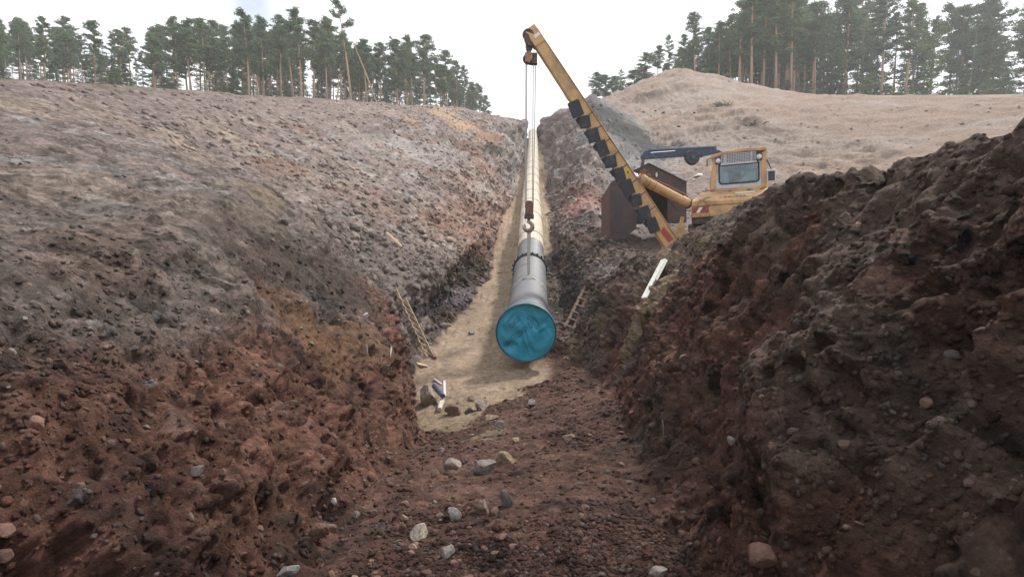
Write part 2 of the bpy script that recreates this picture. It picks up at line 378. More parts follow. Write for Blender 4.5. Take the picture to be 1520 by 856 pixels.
# sand: ripples, foot prints
disp += SAND * (0.05 * fbm(GX / 1.2, GY / 1.2, GZ / 1.2, 3, 61) * lod(0.6) - 0.03 * lod(0.3) * np.abs(vnoise(GX / 0.28, GY / 1.8, GZ * 0, 66)) - 0.05 * lod(0.2) * sstep(0.25, 0.7, vnoise(GX / 0.22, GY / 0.3, GZ / 0.3, 62)) + 0.012 * lod(0.06) * vnoise(GX / 0.06, GY / 0.06, GZ / 0.06, 63))
disp *= 1 - 0.7 * sstep(95, 140, D)
disp *= sstep(0.2, 1.0, np.hypot(GX, np.hypot(GY, GZ - CZ)))
# flat stand for the machine
stand = np.exp(-(((GX - 7.2) / 2.6) ** 4 + ((GY - 19) / 4.0) ** 4))
disp *= 1 - 0.9 * stand
VX, VY, VZ = GX + NRM[..., 0] * disp, GY + NRM[..., 1] * disp, GZ + NRM[..., 2] * disp
PV = np.stack([VX.ravel(), VY.ravel(), VZ.ravel()], 1)
NRM2 = normals(VX, VY, VZ).reshape(-1, 3)
PPX, PPY, PDEP = project(PV)
_cand = (PDEP > 1.0) & (PPX > -60) & (PPX < 1580) & (PPY > -60) & (PPY < 920)
CI = np.nonzero(_cand)[0]
def pick(px, py, r=4.0):
    """the nearest piece of ground seen towards a photo pixel: index, point, normal"""
    for k in (1, 2, 4, 8, 16):
        d2 = (PPX[CI] - px) ** 2 + (PPY[CI] - py) ** 2
        w = np.nonzero(d2 < (r * k) ** 2)[0]
        if len(w): break
    dmin = PDEP[CI[w]].min()
    w = w[PDEP[CI[w]] < dmin * 1.04 + 0.1]
    i = CI[w[np.argmin(d2[w])]]
    return i, Vector(PV[i]), Vector(NRM2[i])
def ground_z(x, y):
    d2 = (PV[:, 0] - x) ** 2 + (PV[:, 1] - y) ** 2
    return float(PV[int(np.argmin(d2)), 2])

# ---- soil colours (albedo), chosen per zone of the ground with ragged borders
def C(*c): return np.array(c, float)
GREYTAN, TAN, RED, DRED = C(.205, .165, .148), C(.25, .20, .168), C(.138, .070, .051), C(.092, .049, .038)
DARK, BLACK, SANDC, YEL = C(.095, .068, .055), C(.042, .037, .036), C(.385, .29, .21), C(.27, .205, .13)
ROCK, HILL, GREYB, WHITE = C(.27, .25, .24), C(.25, .186, .148), C(.20, .195, .20), C(.48, .46, .44)
LITTER = C(.12, .10, .06)
w1 = fbm(GX / 1.5, GY / 2.2, GZ / 1.2, 4, 71); w2 = fbm(GX / 0.5, GY / 0.7, GZ / 0.45, 3, 75); w3 = fbm(GX / 5, GY / 8, GZ / 4, 3, 79)
w4 = fbm(GX / 0.16, GY / 0.2, GZ / 0.15, 2, 91) + 0.7 * fbm(GY / 0.4, S / 2.0, GX * 0, 2, 93)
wst = fbm(GY / (0.3 + 0.02 * D), S / 3.0, GX * 0, 4, 83)
colr = np.zeros((NR, NC, 3)); colr[:] = GREYTAN
def lay(mask, c):
    global colr
    m = np.clip(mask, 0, 1)[..., None]; colr = colr * (1 - m) + c * m
Uw = U + 0.25 * w1 + 0.12 * w2; Dw = D + (1.0 + 0.10 * D) * w1
lay(1 - sstep(1.75, 2.05, Uw), LITTER)
lay(sstep(2.0, 2.3, Uw) * (1 - sstep(4.2, 4.5, Uw)) * sstep(0.05, 0.35, wst + 0.5 * w1), TAN)
lay(sstep(2.2, 2.4, Uw) * (1 - sstep(4.2, 4.7, Uw)) * sstep(0.25, 0.5, w2 + 0.6 * w3), ROCK)
lay(sstep(2.2, 2.6, Uw) * (1 - sstep(5.0, 5.1, Uw)) * sstep(0.12, 0.34, w1 + 0.3 * w3 - 0.1) * sstep(14, 20, D) * .5, RED * 1.35)
lay(sstep(3.3, 3.7, Uw) * (1 - sstep(4.95, 5.05, U)) * sstep(18, 22, Dw) * (1 - sstep(33, 40, Dw)) * 0.75, C(.27, .18, .145))
# left near bank: grey-brown above, red below
nearL = (1 - sstep(14, 19, Dw)) * sstep(2.6, 3.1, Uw)
lay(nearL * 0.9, C(.15, .12, .105))
lay(nearL * sstep(0.05, 0.4, w1 + 0.4 * w2), DARK * 1.3)
lay(nearL * sstep(3.0, 3.2, Uw) * (1 - sstep(3.5, 3.8, Uw)) * sstep(6, 8, D) * sstep(0.0, 0.5, w1 + 0.5 * w4) * .4, C(.18, .147, .115))
lay((1 - sstep(10.6, 12.2, D + 0.5 * w1)) * sstep(3.45, 4.0, U + 0.35 * w1 + 0.10 * w2 + 0.02 * (7 - D)) * (1 - sstep(5.0, 5.6, U) * 0), RED * 1.05)
lay((1 - sstep(10.6, 12.2, D)) * sstep(3.6, 4.2, Uw) * (1 - sstep(5.2, 5.6, U)) * sstep(0.0, 0.45, wst + 0.4 * w2), DRED)
# cut faces at the far left foot
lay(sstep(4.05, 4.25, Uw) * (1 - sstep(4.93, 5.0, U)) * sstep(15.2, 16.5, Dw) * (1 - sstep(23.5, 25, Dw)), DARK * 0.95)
lay(sstep(4.0, 4.3, Uw) * (1 - sstep(4.9, 5.0, U)) * sstep(32, 36, Dw) * (1 - sstep(70, 80, D)) * sstep(-0.3, 0.2, w2 + w3), ROCK * 0.85)
# right side
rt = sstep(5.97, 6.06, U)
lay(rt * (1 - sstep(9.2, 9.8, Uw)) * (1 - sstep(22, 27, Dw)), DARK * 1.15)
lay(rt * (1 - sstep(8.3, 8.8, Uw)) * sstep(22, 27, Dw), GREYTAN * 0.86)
lay(rt * (1 - sstep(8.6, 9.0, Uw)) * sstep(24, 28, Dw) * sstep(0.1, 0.3, w1 - 0.15), RED * 1.3)
lay(rt * (1 - sstep(8.6, 9.0, Uw)) * sstep(24, 28, Dw) * sstep(0.15, 0.4, w2 + 0.4 * w3), ROCK)
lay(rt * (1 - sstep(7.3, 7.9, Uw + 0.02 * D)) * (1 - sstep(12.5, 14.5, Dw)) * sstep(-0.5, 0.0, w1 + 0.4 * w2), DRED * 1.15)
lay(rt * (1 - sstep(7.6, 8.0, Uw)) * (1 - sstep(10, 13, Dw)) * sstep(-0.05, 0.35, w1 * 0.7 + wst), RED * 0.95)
lay(sstep(8.55, 8.9, Uw) * sstep(27, 31, Dw) * (1 - sstep(9.9, 10.3, Uw - 0.5 * sstep(44, 60, D) * 0)) , C(.19, .18, .18))
lay(sstep(8.75, 9.15, Uw) * (1 - sstep(9.6, 10.2, Uw)) * sstep(36, 42, Dw), GREYB * 0.62)
lay(sstep(9.75, 10.1, U + 0.10 * w1 + 0.05 * w2) * sstep(23, 27, D), HILL)
lay(sstep(9.75, 10.1, U) * sstep(23, 27, D) * sstep(0.05, 0.5, w3 + 0.5 * w1) * 0.8, C(.27, .235, .21))
lay(sstep(9.75, 10.1, U) * sstep(23, 27, D) * sstep(0.1, 0.4, fbm(GX / 4, GZ / 0.25, GY / 4, 3, 95)) * 0.55, C(.16, .125, .105))
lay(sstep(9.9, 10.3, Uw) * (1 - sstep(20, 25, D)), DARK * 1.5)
lay(sstep(9.2, 9.5, Uw) * (1 - sstep(10.2, 10.6, Uw)) * sstep(24, 27, D) * (1 - sstep(33, 37, D)) * 0.8, GREYTAN)
crest_m = sstep(11.0, 11.3, Uw) * sstep(78, 90, D)
lay(crest_m, LITTER)
lay(sstep(9.0, 9.5, U) * sstep(84, 92, D), LITTER)
# trench bottom
fl = sstep(4.96, 5.03, U + 0.03 * w2) * (1 - sstep(5.95, 6.03, U))
lay(fl * (1 - sstep(14, 19, D)), RED * 0.78 + 0.012)
lay(fl * (1 - sstep(14, 19, D)) * sstep(-0.05, 0.35, w1 + 0.3 * w2), DRED)
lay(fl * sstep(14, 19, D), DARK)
lay(SAND, SANDC)
lay(SAND * sstep(0.0, 0.5, w1 + 0.3 * w2) * 0.6, SANDC * 0.70)
lay(SAND * sstep(0.25, 0.6, w2 + 0.4 * w4) * 0.5, SANDC * 0.62)
lay(SAND * (1 - sstep(0.5, 1.4, D - sand_edge)) * sstep(-0.2, 0.3, w2) * .6, YEL)
# stones set in the soil take a paler colour of their own
STV = np.where((rightm > .2) & (D < 14), STV * .6, STV)
sc_ = np.where(STV[..., None] > 0.95, WHITE * 0.55, np.where(STV[..., None] > 0.7, colr * .7 + C(.06, .055, .052), np.where(STV[..., None] > 0.3, colr * 1.25, colr * 0.8)))
lay_m = (sstep(0.35, 0.55, STONE) * (1 - SAND) * 0.6)[..., None]
colr = colr * (1 - lay_m) + sc_ * lay_m
# every clod has a tone of its own
colr *= (1 + TONE)[..., None]
# patches seen in the photograph: pixel, radius in metres (across, along, up), colour, strength
def patch(px, py, rx, ry, rz, c, a=1.0):
    _, p, _n = pick(px, py, 6)
    q = np.sqrt(((VX - p.x) / rx) ** 2 + ((VY - p.y) / ry) ** 2 + ((VZ - p.z) / rz) ** 2) + 0.55 * w2 + 0.3 * w1
    q = q + 0.5 * w4
    lay((1 - sstep(0.6, 1.15, q)) * a, np.array(c))
PATCHES = [
 (410, 330, .7, 1.0, .6, C(.21, .165, .125), .45), (440, 390, .5, .9, .5, C(.18, .145, .11), .45), (385, 290, .5, .8, .4, C(.24, .19, .13), .6),
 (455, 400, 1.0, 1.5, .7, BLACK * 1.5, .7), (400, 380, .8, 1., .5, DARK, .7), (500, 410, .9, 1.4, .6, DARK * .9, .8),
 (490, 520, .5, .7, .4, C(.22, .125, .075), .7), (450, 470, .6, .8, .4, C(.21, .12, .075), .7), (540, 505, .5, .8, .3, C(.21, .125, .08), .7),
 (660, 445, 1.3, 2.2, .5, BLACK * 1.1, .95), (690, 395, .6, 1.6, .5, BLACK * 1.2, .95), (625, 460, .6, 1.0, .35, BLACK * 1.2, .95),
 (690, 440, .9, 1.6, .35, C(.16, .135, .145), .8), (620, 400, 1.2, 2., .8, GREYTAN * .9, .8),
 (710, 330, 1.6, 4., 1.6, C(.25, .155, .118), .6), (560, 300, 1.2, 2., .9, C(.21, .125, .10), .35), (420, 250, .9, 1.6, .7, C(.18, .10, .08), .5),
 (620, 225, 1.4, 3., 1.2, WHITE * .75, .4), (560, 215, 1.6, 3., 1.2, WHITE * .68, .35), (665, 235, 1.4, 3.5, 1.2, WHITE * .68, .35),
 (690, 185, 1.2, 5., 1.6, C(.40, .27, .17), .9), (660, 170, 1.4, 5., 1.4, C(.36, .25, .17), .8), (720, 200, 1.4, 5., 1.6, C(.27, .16, .11), .85),
 (740, 215, .8, 3., .9, BLACK * 1.6, .8), (715, 275, .9, 2.2, 1.2, C(.36, .31, .27), .7),
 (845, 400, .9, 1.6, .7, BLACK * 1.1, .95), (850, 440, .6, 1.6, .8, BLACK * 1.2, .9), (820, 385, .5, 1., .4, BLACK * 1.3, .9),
 (870, 300, .9, 2.5, 1.2, C(.30, .17, .14), .7), (850, 310, .6, 2., .8, C(.32, .17, .14), .6),
 (965, 440, .35, .6, .35, YEL, .95), (945, 470, .32, .5, .3, YEL, .95), (980, 410, .3, .6, .3, YEL * .95, .95), (1000, 380, .35, .7, .3, YEL * .8, .9), (925, 500, .3, .45, .28, YEL * .85, .9), (1025, 360, .45, .8, .3, YEL * .6, .8),
 (850, 510, .35, .9, .3, YEL * .7, .8), (920, 430, .5, .8, .4, C(.17, .125, .10), .7), (895, 400, .8, 1.2, .5, C(.20, .17, .16), .7), (870, 440, .25, .5, .3, YEL * .7, .8), (890, 480, .3, .5, .25, YEL * .6, .7),
 (1100, 520, .45, .6, .45, RED * 1.1, .8), (1060, 640, .4, .5, .4, RED, .6), (1040, 560, .35, .5, .35, RED, .6),
 (920, 300, .0001, .0001, .0001, RED, 0), (680, 630, .45, .45, .3, YEL, .9), (720, 635, .35, .4, .3, YEL * .9, .8),
 (880, 200, 1.5, 4., 2., GREYB, .8),
 (1010, 150, 4., 9., 3., C(.30, .255, .22), .6), (1060, 205, 5., 8., 3., C(.24, .205, .18), .6), (1125, 225, 5., 6., 2.5, C(.25, .215, .19), .6), (1120, 150, 5., 8., 3., C(.27, .20, .16), .6), (1070, 157, 1.6, 1.2, .9, DARK, .7), (1110, 180, .9, 2.5, .8, DARK, .7), (1135, 195, .8, 2.2, .7, DARK * 1.2, .6), (960, 140, 1.2, 1., .5, DARK, .5),
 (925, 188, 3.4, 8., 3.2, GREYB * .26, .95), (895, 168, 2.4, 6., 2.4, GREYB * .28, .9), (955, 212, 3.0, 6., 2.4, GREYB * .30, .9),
]
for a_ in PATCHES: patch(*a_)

# ---- build the ground as four sheets that share their borders
def make_soil():
    m, t, b = mat_base('soil')
    at = t.nodes.new('ShaderNodeAttribute'); at.attribute_name = 'soil'
    tcn = t.nodes.new('ShaderNodeTexCoord')
    def noise(sc, det=6, ro=0.6):
        n = t.nodes.new('ShaderNodeTexNoise'); n.inputs['Scale'].default_value = sc; n.inputs['Detail'].default_value = det
        n.inputs['Roughness'].default_value = ro; t.links.new(tcn.outputs['Object'], n.inputs['Vector']); return n
    na, nb = noise(7, 10, 0.72), noise(42, 6, 0.7)
    rg = t.nodes.new('ShaderNodeMapRange'); rg.inputs['From Min'].default_value = 0.28; rg.inputs['From Max'].default_value = 0.72
    rg.inputs['To Min'].default_value = 0.5; rg.inputs['To Max'].default_value = 1.5
    t.links.new(na.outputs['Fac'], rg.inputs['Value'])
    rg2 = t.nodes.new('ShaderNodeMapRange'); rg2.inputs['From Min'].default_value = 0.3; rg2.inputs['From Max'].default_value = 0.7
    rg2.inputs['To Min'].default_value = 0.62; rg2.inputs['To Max'].default_value = 1.38
    t.links.new(nb.outputs['Fac'], rg2.inputs['Value'])
    mu = t.nodes.new('ShaderNodeMath'); mu.operation = 'MULTIPLY'
    t.links.new(rg.outputs['Result'], mu.inputs[0]); t.links.new(rg2.outputs['Result'], mu.inputs[1])
    # (grit)
    vo = t.nodes.new('ShaderNodeTexVoronoi'); vo.inputs['Scale'].default_value = 16
    t.links.new(tcn.outputs['Object'], vo.inputs['Vector'])
    lt = t.nodes.new('ShaderNodeMath'); lt.operation = 'LESS_THAN'; lt.inputs[1].default_value = 0.22
    t.links.new(vo.outputs['Distance'], lt.inputs[0])
    sep = t.nodes.new('ShaderNodeSeparateColor'); t.links.new(vo.outputs['Color'], sep.inputs['Color'])
    gt = t.nodes.new('ShaderNodeMath'); gt.operation = 'GREATER_THAN'; gt.inputs[1].default_value = 0.80
    t.links.new(sep.outputs['Red'], gt.inputs[0])
    gm = t.nodes.new('ShaderNodeMath'); gm.operation = 'MULTIPLY'; t.links.new(lt.outputs[0], gm.inputs[0]); t.links.new(gt.outputs[0], gm.inputs[1])
    gs = t.nodes.new('ShaderNodeMath'); gs.operation = 'MULTIPLY'; gs.inputs[1].default_value = 0.55; t.links.new(gm.outputs[0], gs.inputs[0])
    sca = t.nodes.new('ShaderNodeVectorMath'); sca.operation = 'SCALE'
    t.links.new(at.outputs['Color'], sca.inputs[0]); t.links.new(mu.outputs[0], sca.inputs['Scale'])
    g2 = t.nodes.new('ShaderNodeVectorMath'); g2.operation = 'MULTIPLY_ADD'; g2.inputs[1].default_value = (1.5, 1.5, 1.5); g2.inputs[2].default_value = (.07, .065, .06)
    t.links.new(at.outputs['Color'], g2.inputs[0])
    mx = t.nodes.new('ShaderNodeMix'); mx.data_type = 'RGBA'
    t.links.new(gs.outputs[0], mx.inputs['Factor']); t.links.new(sca.outputs['Vector'], mx.inputs['A']); t.links.new(g2.outputs['Vector'], mx.inputs['B'])
    t.links.new(mx.outputs['Result'], b.inputs['Base Color'])
    b.inputs['Roughness'].default_value = 0.95; b.inputs['Specular IOR Level'].default_value = 0.15
    nc, nd = noise(22, 9, 0.78), noise(110, 5, 0.7)
    ad = t.nodes.new('ShaderNodeMath'); ad.operation = 'MULTIPLY_ADD'; ad.inputs[1].default_value = 0.35
    t.links.new(nd.outputs['Fac'], ad.inputs[0]); t.links.new(nc.outputs['Fac'], ad.inputs[2])
    bp = t.nodes.new('ShaderNodeBump'); bp.inputs['Strength'].default_value = 1.0; bp.inputs['Distance'].default_value = 0.075
    t.links.new(ad.outputs[0], bp.inputs['Height']); t.links.new(bp.outputs['Normal'], b.inputs['Normal'])
    return m
SOIL = make_soil()
def sheet(name, u0, u1):
    c0 = int(np.argmin(abs(ucol - u0))); c1 = int(np.argmin(abs(ucol - u1)))
    n = c1 - c0 + 1
    v = np.stack([VX[:, c0:c1 + 1], VY[:, c0:c1 + 1], VZ[:, c0:c1 + 1]], -1).reshape(-1, 3)
    i = np.arange(NR - 1)[:, None] * n + np.arange(n - 1)[None, :]
    q = np.stack([i, i + 1, i + n + 1, i + n], -1).reshape(-1, 4)
    me = bpy.data.meshes.new(name)
    me.vertices.add(len(v)); me.vertices.foreach_set('co', v.astype(np.float32).ravel())
    me.loops.add(q.size); me.loops.foreach_set('vertex_index', q.astype(np.int32).ravel())
    me.polygons.add(len(q)); me.polygons.foreach_set('loop_start', (np.arange(len(q)) * 4).astype(np.int32))
    me.update(calc_edges=True)
    ca = me.color_attributes.new('soil', 'FLOAT_COLOR', 'POINT')
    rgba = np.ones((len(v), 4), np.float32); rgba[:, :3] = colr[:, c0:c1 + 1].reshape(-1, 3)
    ca.data.foreach_set('color', rgba.ravel())
    o = link_mesh(name, me, SOIL, None, True)
    tag(o, kind='structure')
    return o
sheet('left_embankment', 0, 5)
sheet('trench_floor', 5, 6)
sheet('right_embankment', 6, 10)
sheet('sandy_hill', 10, 13)

# ------------------------------------------------------------------ stones
rng = random.Random(7)
def stone_mat(name, col):
    m = simple(name, col, rough=0.85, var=0.35, scale=9, bump=0.5, bscale=30, dirt=(.11, .065, .05), dirt_amt=0.5, spec=0.25)
    t = m.node_tree; b = t.nodes['Principled BSDF']
    src = b.inputs['Base Color'].links[0].from_socket
    oi = t.nodes.new('ShaderNodeObjectInfo')
    mr = t.nodes.new('ShaderNodeMapRange'); mr.inputs['To Min'].default_value = 0.7; mr.inputs['To Max'].default_value = 1.25
    t.links.new(oi.outputs['Random'], mr.inputs['Value'])
    sv = t.nodes.new('ShaderNodeVectorMath'); sv.operation = 'SCALE'
    t.links.new(src, sv.inputs[0]); t.links.new(mr.outputs['Result'], sv.inputs['Scale']); t.links.new(sv.outputs['Vector'], b.inputs['Base Color'])
    return m
SM = {'pale': stone_mat('stone_pale', (.31, .275, .235)), 'grey': stone_mat('stone_grey', (.19, .178, .17)), 'red': stone_mat('stone_red', (.15, .085, .066)),
      'brown': stone_mat('stone_brown', (.12, .077, .062)), 'tan': stone_mat('stone_tan', (.27, .20, .15)), 'dark': stone_mat('stone_dark', (.085, .08, .085)), 'white': stone_mat('stone_white', (.50, .485, .46)),
      'blue': stone_mat('stone_blue', (.17, .18, .182)), 'ochre': stone_mat('stone_ochre', (.30, .24, .15))}
def stone_mesh(seed, mat, cuts=7, sub=2):
    bm = bmesh.new(); bmesh.ops.create_icosphere(bm, subdivisions=sub, radius=0.5)
    r = random.Random(seed)
    pl = [(Vector((r.gauss(0, 1), r.gauss(0, 1), r.gauss(0, 1))).normalized(), r.uniform(0.20, 0.40)) for _ in range(cuts)]
    for v in bm.verts:
        for n, d in pl:
            k = v.co.dot(n) - d
            if k > 0: v.co -= n * k * 0.92
        q = v.co.normalized()
        v.co *= 1 + 0.05 * math.sin(q.x * 7 + seed) * math.cos(q.y * 6 + seed * 2) + r.uniform(-.02, .02)
    me = bpy.data.meshes.new('stone'); bm.to_mesh(me); bm.free()
    me.materials.append(mat)
    return me
STONES = {k: [stone_mesh(hash(k) % 1 + i * 13 + j * 101, m, 8 + i % 4, 3 if i < 2 else 2) for i in range(5)] for j, (k, m) in enumerate(SM.items())}
def put_stone(p, n, size, kind, seed, sink=0.28, big=False):
    r = random.Random(seed)
    me = STONES[kind][r.randrange(2) if big else r.randrange(5)]
    o = bpy.data.objects.new('stone', me); COL.objects.link(o)
    up = Vector(n).normalized()
    q = up.to_track_quat('Z', 'Y') @ Matrix.Rotation(r.uniform(0, 6.28), 3, 'Z').to_quaternion()
    o.rotation_euler = q.to_euler()
    o.scale = size if isinstance(size, tuple) else (size * r.uniform(.85, 1.25), size * r.uniform(.8, 1.1), size * r.uniform(.6, .9))
    o.location = Vector(p) + up * (o.scale[2] * (0.5 - sink))
    return o
def px_size(p, w): return w * (p.y * cp_ - (p.z - CZ) * sp_) / F
BIG = [  # px, py, width in photo pixels, (x,y,z proportions), kind, label
 (717, 757, 28, (1, .8, .85), 'tan', 'rounded tan boulder with a dark shadowed side in the red trench bottom'),
 (752, 749, 24, (.8, .5, 1.35), 'blue', 'upright blue-grey slab of rock beside the rounded tan boulder'),
 (625, 795, 29, (1.1, .8, .7), 'pale', 'pale cream oval stone near the bottom of the trench'),
 (672, 693, 22, (1.1, .8, .8), 'pale', 'pale grey stone above the cluster of rubble on the trench bottom'),
 (662, 823, 25, (1.1, .9, .7), 'grey', 'light grey stone low in the foreground left of centre'),
 (674, 768, 24, (1.0, .8, .9), 'blue', 'broken grey-white stone left of the rounded tan boulder'),
 (471, 796, 25, (1, .9, .95), 'red', 'large reddish brown boulder at the foot of the left wall'),
 (722, 697, 32, (1.2, .8, .7), 'grey', 'wide grey-brown rock in the middle of the red trench bottom'),
 (750, 687, 24, (1.1, .6, .8), 'ochre', 'yellowish angular slab beside the wide grey-brown rock'),
 (638, 600, 30, (.85, .9, 1.25), 'pale', 'big whitish lumpy rock at the near edge of the sand'),
 (718, 607, 21, (1.1, .9, .8), 'pale', 'pale boulder in the row of stones along the sand edge'),
 (676, 614, 22, (1.2, .9, .8), 'red', 'brown boulder in the row of stones along the sand edge'),
 (697, 612, 14, (1, .9, .9), 'dark', 'small black stone between boulders along the sand edge'),
 (744, 636, 15, (1, .9, .9), 'blue', 'smooth bluish grey stone just below the sand edge'),
 (427, 850, 24, (1.2, .8, .7), 'blue', 'blue-grey flat stone at the lower left corner of the view'),
 (1131, 830, 36, (1, .9, .8), 'red', 'large brown boulder at the foot of the right wall'),
 (985, 380, 22, (1.1, .9, .6), 'tan', 'tan boulder resting at the top end of the white plank'),
 (602, 790, 16, (1, .9, .9), 'red', 'round reddish stone touching the pale cream oval stone'),
 (730, 622, 16, (1.2, .9, .6), 'tan', 'flat tan stone under the pale boulder at the sand edge'),
 (701, 592, 10, (1.2, .9, .6), 'tan', 'little tan stone lying on the sand near its edge'),
 (415, 548, 13, (1, .8, .9), 'grey', 'grey stone set in the left wall among dark hollows'),
 (1016, 533, 15, (1.2, .8, .7), 'grey', 'grey stone sticking out of the dark right wall'),
 (1087, 658, 13, (.7, .7, 1.4), 'white', 'white elongated stone set in the red right wall'),
 (920, 706, 12, (1, .9, .9), 'red', 'small reddish stone at the foot of the right wall'),
 (977, 852, 24, (1.2, .9, .7), 'grey', 'grey-brown stone at the bottom edge right of centre'),
 (495, 747, 10, (.9, .8, 1.1), 'white', 'small white stone standing at the foot of the left wall'),
 (541, 470, 9, (1.1, .8, .8), 'white', 'small white stone on the grey left bank'),
 (555, 765, 12, (1, .9, .8), 'red', 'brown round pebble among rubble below the left wall'),
 (655, 670, 12, (1.2, .9, .7), 'grey', 'grey pebble on the slope below the sand edge'),
 (600, 772, 10, (1, .9, .9), 'tan', 'tan pebble behind the pale cream oval stone'),
 (700, 495, 9, (1.5, .8, .6), 'grey', 'flat grey stone where the left bank meets the sand'),
 (660, 486, 12, (1.7, .8, .6), 'grey', 'flat pale stone at the foot of the black cut face'),
 (1035, 690, 14, (1, .9, .9), 'red', 'reddish lump of rock jutting from the right wall'),
 (845, 650, 13, (1.2, .9, .7), 'tan', 'tan stone on the rubble right of the sand edge'),
 (790, 600, 14, (1.2, .9, .7), 'grey', 'grey stone in the rubble below the blue pipe end'),
 (765, 655, 12, (1.2, .9, .7), 'ochre', 'ochre stone in the rubble right of the bluish grey stone'),
]
for i, (px, py, w, pr, kind, lab) in enumerate(BIG):
    _, p, n = pick(px, py)
    n = (n * 0.5 + Vector((0, -0.25, 1))).normalized()
    s = px_size(p, w) * 1.3
    o = put_stone(p, n, (s * pr[0], s * pr[1], s * pr[2]), kind, i, 0.3, True)
    tag(o, lab, 'stone')
# stones scattered where the photograph shows loose rubble
area = (SP * np.gradient(GY, axis=0)).ravel()
vis = (PDEP > 1.8) & (PPX > -30) & (PPX < 1550) & (PPY > 100) & (PPY < 880)
view = np.stack([-PV[:, 0], -PV[:, 1], CZ - PV[:, 2]], 1); view /= np.linalg.norm(view, axis=1, keepdims=True) + 1e-9
face = np.clip((view * NRM2).sum(1), 0.03, 1)
scr = np.where(vis, area * face / np.maximum(PDEP, 1) ** 2, 0)
rg_ = np.random.default_rng(5)
UF, DF, SF = U.ravel(), D.ravel(), SAND.ravel()
colf = colr.reshape(-1, 3)
def sample(mask, n):
    w = scr * mask; w = w / w.sum(); return rg_.choice(len(w), n, p=w)
sets = [
 (lambda: (UF > 4.85) & (UF < 6.1) & (SF < 0.2) & (DF < 12) & ((PV[:, 0] < .1) | (DF > 6) | (rg_.random(len(DF)) < .3)), 140, (.025, .085), [('red', 6), ('brown', 10), ('tan', 2), ('grey', 1)], 'small {} stone loose in the red rubble of the trench bottom', 'stones loose on the trench bottom'),
 (lambda: (UF > 3.2) & (UF < 4.85) & (DF < 12), 48, (.025, .08), [('red', 3), ('brown', 5), ('grey', 1), ('dark', 2)], 'small {} stone stuck in the near left wall of the trench', 'stones in the left wall'),
 (lambda: (UF > 6.1) & (UF < 8.0) & (DF < 12), 30, (.02, .06), [('dark', 4), ('brown', 4)], 'small {} stone stuck in the dark near right wall', 'stones in the right wall'),
 (lambda: (UF > 2.2) & (UF < 4.6) & (DF > 12) & (DF < 60), 46, (.10, .30), [('grey', 3), ('pale', 3), ('tan', 2)], '{} rock lying on the long grey left slope', 'rocks on the left slope'),
]
for fn, n, (a, b), kinds, lab, grp in sets:
    idx = sample(fn().astype(float), n)
    ks = [k for k, c in kinds for _ in range(c)]
    for j in idx:
        u_ = rng.random() ** 2.2
        s = a + (b - a) * u_
        kd = rng.choice(ks)
        o = put_stone(PV[j], NRM2[j] * 0.6 + np.array([0, 0, .6]), s, kd, int(j), 0.42)
        zone = ('close to the camera' if PV[j, 1] < 4 else 'midway along' if PV[j, 1] < 7 else 'towards the sand') if PV[j, 1] < 12 else ('low on its face' if UF[j] > 3.5 else 'high up near the rim')
        tag(o, (lab + ', ' + zone).format({'red': 'reddish', 'dark': 'blackish'}.get(kd, kd)), 'stone', grp)
# the finer rubble: one mass
def rubble(name, mask, n, smin, smax, lab, lift=1.0):
    idx = sample(mask.astype(float), n)
    ico = bmesh.new(); bmesh.ops.create_icosphere(ico, subdivisions=1, radius=0.5)
    bv = np.array([v.co[:] for v in ico.verts]); bf = np.array([[v.index for v in f.verts] for f in ico.faces]); ico.free()
    base = bv
    nv = len(base)
    sz = smin + (smax - smin) * rg_.random(n) ** 3
    sz = sz * (0.35 + 0.65 * np.clip(PDEP[idx] / 7.0, 0.25, 2.6))
    rot = rg_.normal(size=(n, 4)); rot /= np.linalg.norm(rot, axis=1, keepdims=True)
    w, x, y, z = rot.T
    M = np.stack([1 - 2 * (y * y + z * z), 2 * (x * y - z * w), 2 * (x * z + y * w), 2 * (x * y + z * w), 1 - 2 * (x * x + z * z), 2 * (y * z - x * w), 2 * (x * z - y * w), 2 * (y * z + x * w), 1 - 2 * (x * x + y * y)], 1).reshape(n, 3, 3)
    an = rg_.uniform(.45, 1.3, size=(n, 1, 3))
    jit = 1 + rg_.uniform(-.28, .28, size=(n, nv, 1))
    loc = base[None] * jit * an * sz[:, None, None]
    loc = np.einsum('nij,nkj->nki', M, loc)
    pos = PV[idx] + NRM2[idx] * (sz * 0.05)[:, None]
    nn_ = NRM2[idx][:, None, :]
    loc = loc - nn_ * ((loc * nn_).sum(-1, keepdims=True) * .45)
    v = (loc + pos[:, None, :]).reshape(-1, 3)
    f = (bf[None] + (np.arange(n) * nv)[:, None, None]).reshape(-1, 3)
    me = bpy.data.meshes.new(name)
    me.vertices.add(len(v)); me.vertices.foreach_set('co', v.astype(np.float32).ravel())
    me.loops.add(f.size); me.loops.foreach_set('vertex_index', f.astype(np.int32).ravel())
    me.polygons.add(len(f)); me.polygons.foreach_set('loop_start', (np.arange(len(f)) * 3).astype(np.int32))
    me.update(calc_edges=True)
    g = rg_.random(n)[:, None]
    own = np.where(g < .7, colf[idx] * lift * rg_.uniform(.8, 1.3, size=(n, 1)), np.where(g < .9, colf[idx] * .8 + np.array([.04, .037, .035]), np.where(g < .975, colf[idx] * .75 + np.array([.09, .08, .072]), np.minimum(colf[idx] * 2.4, np.array([.30, .28, .26])))))
    rgba = np.ones((len(v), 4), np.float32); rgba[:, :3] = np.repeat(own, nv, 0)
    ca = me.color_attributes.new('soil', 'FLOAT_COLOR', 'POINT'); ca.data.foreach_set('color', rgba.ravel())
    o = link_mesh(name, me, SOIL); tag(o, lab, 'rubble', kind='stuff')
    return o
clus = np.clip(.25 + 2.2 * w1.ravel() + .8 * w2.ravel(), .06, 2)
